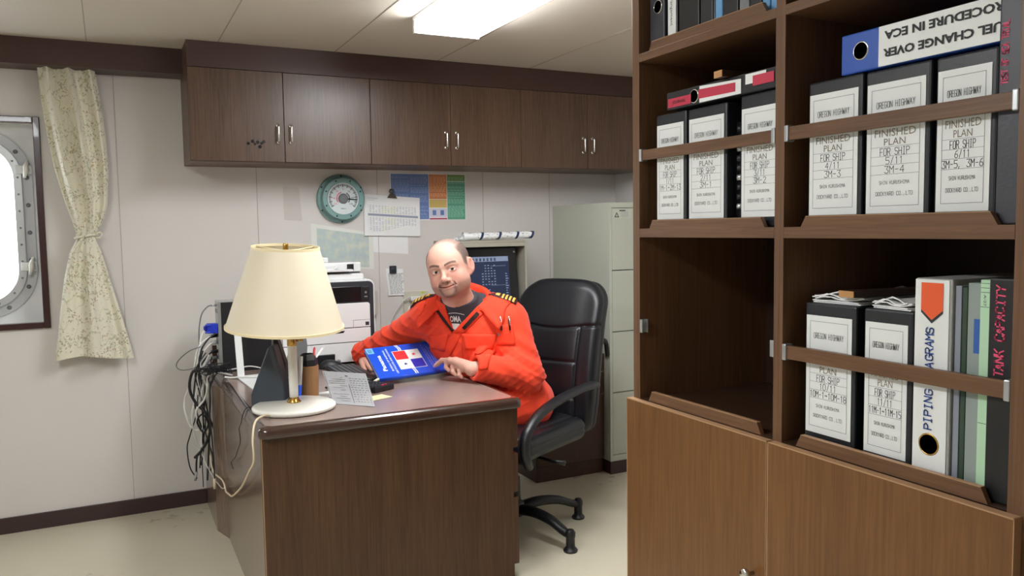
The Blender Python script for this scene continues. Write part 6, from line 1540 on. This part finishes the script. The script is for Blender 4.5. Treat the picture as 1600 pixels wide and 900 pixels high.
def head_tint(V):
    L = to_l(V.astype(f32)); x, y, z = L[:, 0], L[:, 1], L[:, 2]; ax = np.abs(x)
    C = np.tile(hexc('#d5a594'), (len(V), 1))
    def blend(m, c): 
        nonlocal C
        m = np.clip(m, 0, 1)[:, None]; C = C*(1-m)+np.array(c)*m
    g = lambda cx, cy, cz, r: np.exp(-((ax-cx)**2+(y-cy)**2+(z-cz)**2)/(r*r))
    blend(.45*g(.042, -.075, -.03, .026), hexc('#d08474')); blend(.45*g(0, -.112, -.03, .013), hexc('#d08474')); blend(.5*g(.085, .012, 0, .03), hexc('#d48675'))
    nz = np.array([mnoise.noise(Vector((float(a)*900, float(b_)*900, float(c)*900))) for a, b_, c in L])
    stub = np.clip((-.036-z)/.012, 0, 1)*np.clip((.05-y)/.03, 0, 1)*np.clip((z+.125)/.02, 0, 1)*np.where((ax < .034)&(z > -.058), 1, np.clip((-.052-z+.25*np.maximum(ax-.03, 0))/.012, 0, 1))
    inner = (p_front := (y < -.02))
    gt = np.exp(-((np.hypot(ax/.030, (z+.068)/.030)-1)/.22)**2)*p_front*(z < -.046)
    blend((.46*gt+.38*stub)*(1+.5*nz), hexc('#6b5148'))
    zm = -.0605+.0045*np.clip(ax/.027, 0, 1.3)**2; on = (y < -.083)
    blend(.75*np.exp(-((z-zm)/.0062)**2)*on*np.clip((.026-ax)/.006, 0, 1), hexc('#b9655a'))
    blend(.8*np.exp(-((z-zm)/.0013)**2)*on*(ax < .029), hexc('#6e332c'))
    zb = .0240+.0060*np.sin(np.clip((ax-.012)/.045, 0, 1)*math.pi*.85)
    br = np.exp(-((z-zb)/.0046)**4)*((ax > .010)&(ax < .054)&(y < -.05)); blend(.85*br*(1+.35*nz), hexc('#3f2a20'))
    eyeR = np.sqrt((ax-EY)**2+(z-EZ)**2); dd = np.sqrt((ax-EY)**2+(y+.0765)**2+(z-EZ)**2); op = ((ax-EY)/.0132)**2+((z-EZ+.0004)/.0050)**2
    ball = (op < 1.0)&(y < -.0835)
    gx = -.0022*1.0   # gaze slightly towards the camera side
    er = np.hypot(x-np.sign(x)*EY-.0028, z-EZ-.0004)
    blend(ball*1.0, hexc('#e6d9d2')); blend(ball*(er < .0060), hexc('#3d2417')); blend(ball*(er < .0028), hexc('#0c0808'))
    blend(.85*np.exp(-((op-1.12)/.22)**2)*(z > EZ+.001)*(y < -.078), hexc('#4a2c24')); blend(.3*np.exp(-((op-1.2)/.3)**2)*(z < EZ)*(y < -.078), hexc('#a8604f'))
    blend(.8*(np.hypot(ax-.0070, (z+.0405)*1.1) < .0038)*(y < -.098), hexc('#5a2a24'))
    return np.clip(C, 0, 1)
T1 = head_tint(V1)
# scalp with cropped hair
L1 = to_l(V1.astype(f32)); x, y, z = L1[:, 0], L1[:, 1], L1[:, 2]; ax = np.abs(x)
line = np.clip((y+.060-.35*np.maximum(.07-z, 0)+.25*np.maximum(z-.075, 0))/.016, 0, 1)
side = np.clip((ax-.048+.9*np.maximum(y-.03, 0)*1.5)/.014, 0, 1)*np.clip((z-(-.004)+.3*(y-.0))/.012, 0, 1)*np.clip((y+.054+.2*(z-.05))/.012, 0, 1)
back = np.clip((y-.045)/.02, 0, 1)*np.clip((z+.045)/.015, 0, 1)
topm = .62*np.clip((z-.07)/.02, 0, 1)*np.clip((y+.045)/.03, 0, 1)
earm = (ax > .0775)&(z < .036)&(z > -.045)&(y > -.014)&(y < .036)
hm = np.clip(np.maximum(np.maximum(side, back), topm), 0, 1)*(~earm)
# hands
def chain(p, pts, rs, k=.006):
    d = None
    for i in range(len(pts)-1):
        e = s_cap(p, pts[i], pts[i+1], rs[i], rs[i+1]); d = e if d is None else smin(d, e, .0035)
    return d
def handL(p):
    wr = (1.372, 3.045, .778)
    d = s_cap(p, (1.380, 3.048, .780), (1.335, 3.066, .774), .032, .030)
    mc = [(1.272, 3.150, .806), (1.290, 3.130, .807), (1.311, 3.110, .797), (1.325, 3.090, .784)]
    w0 = [(1.322, 3.085, .788), (1.330, 3.080, .786), (1.338, 3.072, .780), (1.342, 3.066, .774)]
    for m_, w_, r in zip(mc, w0, (.0135, .0140, .0135, .0125)): d = smin(d, s_cap(p, w_, m_, .019, r), .010)
    d = smin(d, s_cap(p, (1.315, 3.10, .778), (1.300, 3.13, .782), .020, .016), .012)
    fi = [((1.272, 3.150, .806), (1.254, 3.195, .800), (1.243, 3.212, .786), (1.234, 3.222, .776)),
          ((1.290, 3.130, .807), (1.266, 3.168, .794), (1.262, 3.166, .774), (1.270, 3.155, .762)),
          ((1.311, 3.110, .797), (1.281, 3.140, .778), (1.278, 3.132, .758), (1.288, 3.125, .746)),
          ((1.325, 3.090, .784), (1.298, 3.108, .765), (1.294, 3.104, .748), (1.303, 3.100, .738))]
    for f, rs in zip(fi, ((.0115, .0100, .0092, .0078), (.0118, .0108, .0095, .0082), (.0112, .0104, .0092, .0080), (.0100, .0092, .0082, .0072))):
        rs = tuple(r_*1.10 for r_ in rs); e = chain(p, f, rs); e = smin(e, s_ell(p, f[1], (rs[1]*1.06,)*3), .003); d = smin(d, e, .0045)
    th = chain(p, ((1.335, 3.10, .770), (1.322, 3.150, .760), (1.308, 3.180, .752), (1.296, 3.200, .748)), (.016, .0125, .0112, .009)); d = smin(d, th, .008)
    return d
def handR(p):
    d = s_cap(p, (1.085, 3.70, .790), (1.050, 3.735, .765), .030, .026)
    d = smin(d, s_cap(p, (1.052, 3.730, .765), (1.052, 3.690, .750), .026, .022), .01)
    kn = [(1.028, 3.640, .748), (1.044, 3.635, .754), (1.060, 3.636, .754), (1.075, 3.645, .748)]
    for k in kn: d = smin(d, s_cap(p, (1.052, 3.695, .752), k, .018, .0125), .010)
    fi = [(kn[0], (1.020, 3.598, .742), (1.018, 3.575, .734), (1.020, 3.555, .727)), (kn[1], (1.040, 3.588, .748), (1.040, 3.560, .738), (1.042, 3.538, .728)),
          (kn[2], (1.060, 3.590, .748), (1.061, 3.564, .738), (1.062, 3.544, .728)), (kn[3], (1.080, 3.604, .742), (1.082, 3.582, .734), (1.083, 3.565, .727))]
    for f, r in zip(fi, (1, 1.02, 1, .88)): d = smin(d, chain(p, f, (.0115*r, .0104*r, .0094*r, .0080*r)), .004)
    th = chain(p, ((1.080, 3.690, .752), (1.102, 3.655, .744), (1.106, 3.625, .735), (1.102, 3.603, .728)), (.015, .012, .0110, .0088)); d = smin(d, th, .008)
    return d
V2, F2 = sdf_mesh(handL, (1.215, 3.00, .715), (1.43, 3.24, .83), .0018)
V3, F3 = sdf_mesh(handR, (.99, 3.52, .712), (1.12, 3.78, .83), .0018)
def hand_tint(V, tips, kn):
    C = np.tile(hexc('#d5a594'), (len(V), 1))
    for k in kn:
        m = (.5*np.exp(-((V-np.array(k))**2).sum(1)/.010**2))[:, None]; C = C*(1-m)+hexc('#cf8474')*m
    for k in tips:
        m = (.45*np.exp(-((V-np.array(k))**2).sum(1)/.008**2))[:, None]; C = C*(1-m)+hexc('#ecc0b2')*m
    return C
T2 = hand_tint(V2, [(1.234, 3.222, .784)], [(1.272, 3.15, .818), (1.29, 3.13, .82), (1.311, 3.11, .81), (1.325, 3.09, .796), (1.266, 3.168, .80), (1.281, 3.14, .782), (1.298, 3.108, .77)])
T3 = hand_tint(V3, [], [(1.044, 3.635, .765), (1.06, 3.636, .765)])
M['skin'] = vcol_mat('skin', .55, .12, .30, .15, 500)
Vb = np.concatenate([V1, V2, V3]); Fb = np.concatenate([F1, F2+len(V1), F3+len(V1)+len(V2)]); Tb = np.concatenate([T1, T2, T3])
body = arr_obj('body', Vb, Fb, M['skin'], man, tint=Tb)
# hair: shell over the scalp
keep = hm > .12; fk = keep[F1].all(1); Fh = F1[fk]; used = np.unique(Fh); remap = -np.ones(len(V1), int); remap[used] = np.arange(len(used))
g = grad(headneck, V1[used]); nz = np.array([mnoise.noise(Vector((float(a)*420, float(b_)*420, float(c)*420))) for a, b_, c in V1[used]])
Vh = V1[used]+g*(-.0004+.0022*hm[used]+.0004*nz)[:, None]
mixh = np.clip(hm[used]*.80+.25*nz, 0, 1)[:, None]*.92
Th = hexc('#bfa093')*(1-mixh)+hexc('#322c2b')*mixh
arr_obj('hair', Vh, remap[Fh], vcol_mat('cropped_hair', .75, 0, .2, .5, 1500), man, tint=Th)
# boots
for nm, a, k in (('boot', ANL, 0), ('boot', ANR, 1)):
    A = np.array(a)
    def bt(p): return smax(smin(s_cap(p, A+[0, 0, .05], A+[0, 0, -.03], .056, .055), s_ell(p, A+[-.09, 0, -.065], (.125, .050, .045)), .03), (-p[:, 2]+.002).astype(f32), .004)
    Vq, Fq = sdf_mesh(bt, A-[.24, .08, .115], A+[.08, .08, .12], .006); arr_obj('boot', Vq, Fq, M['leather'], man)
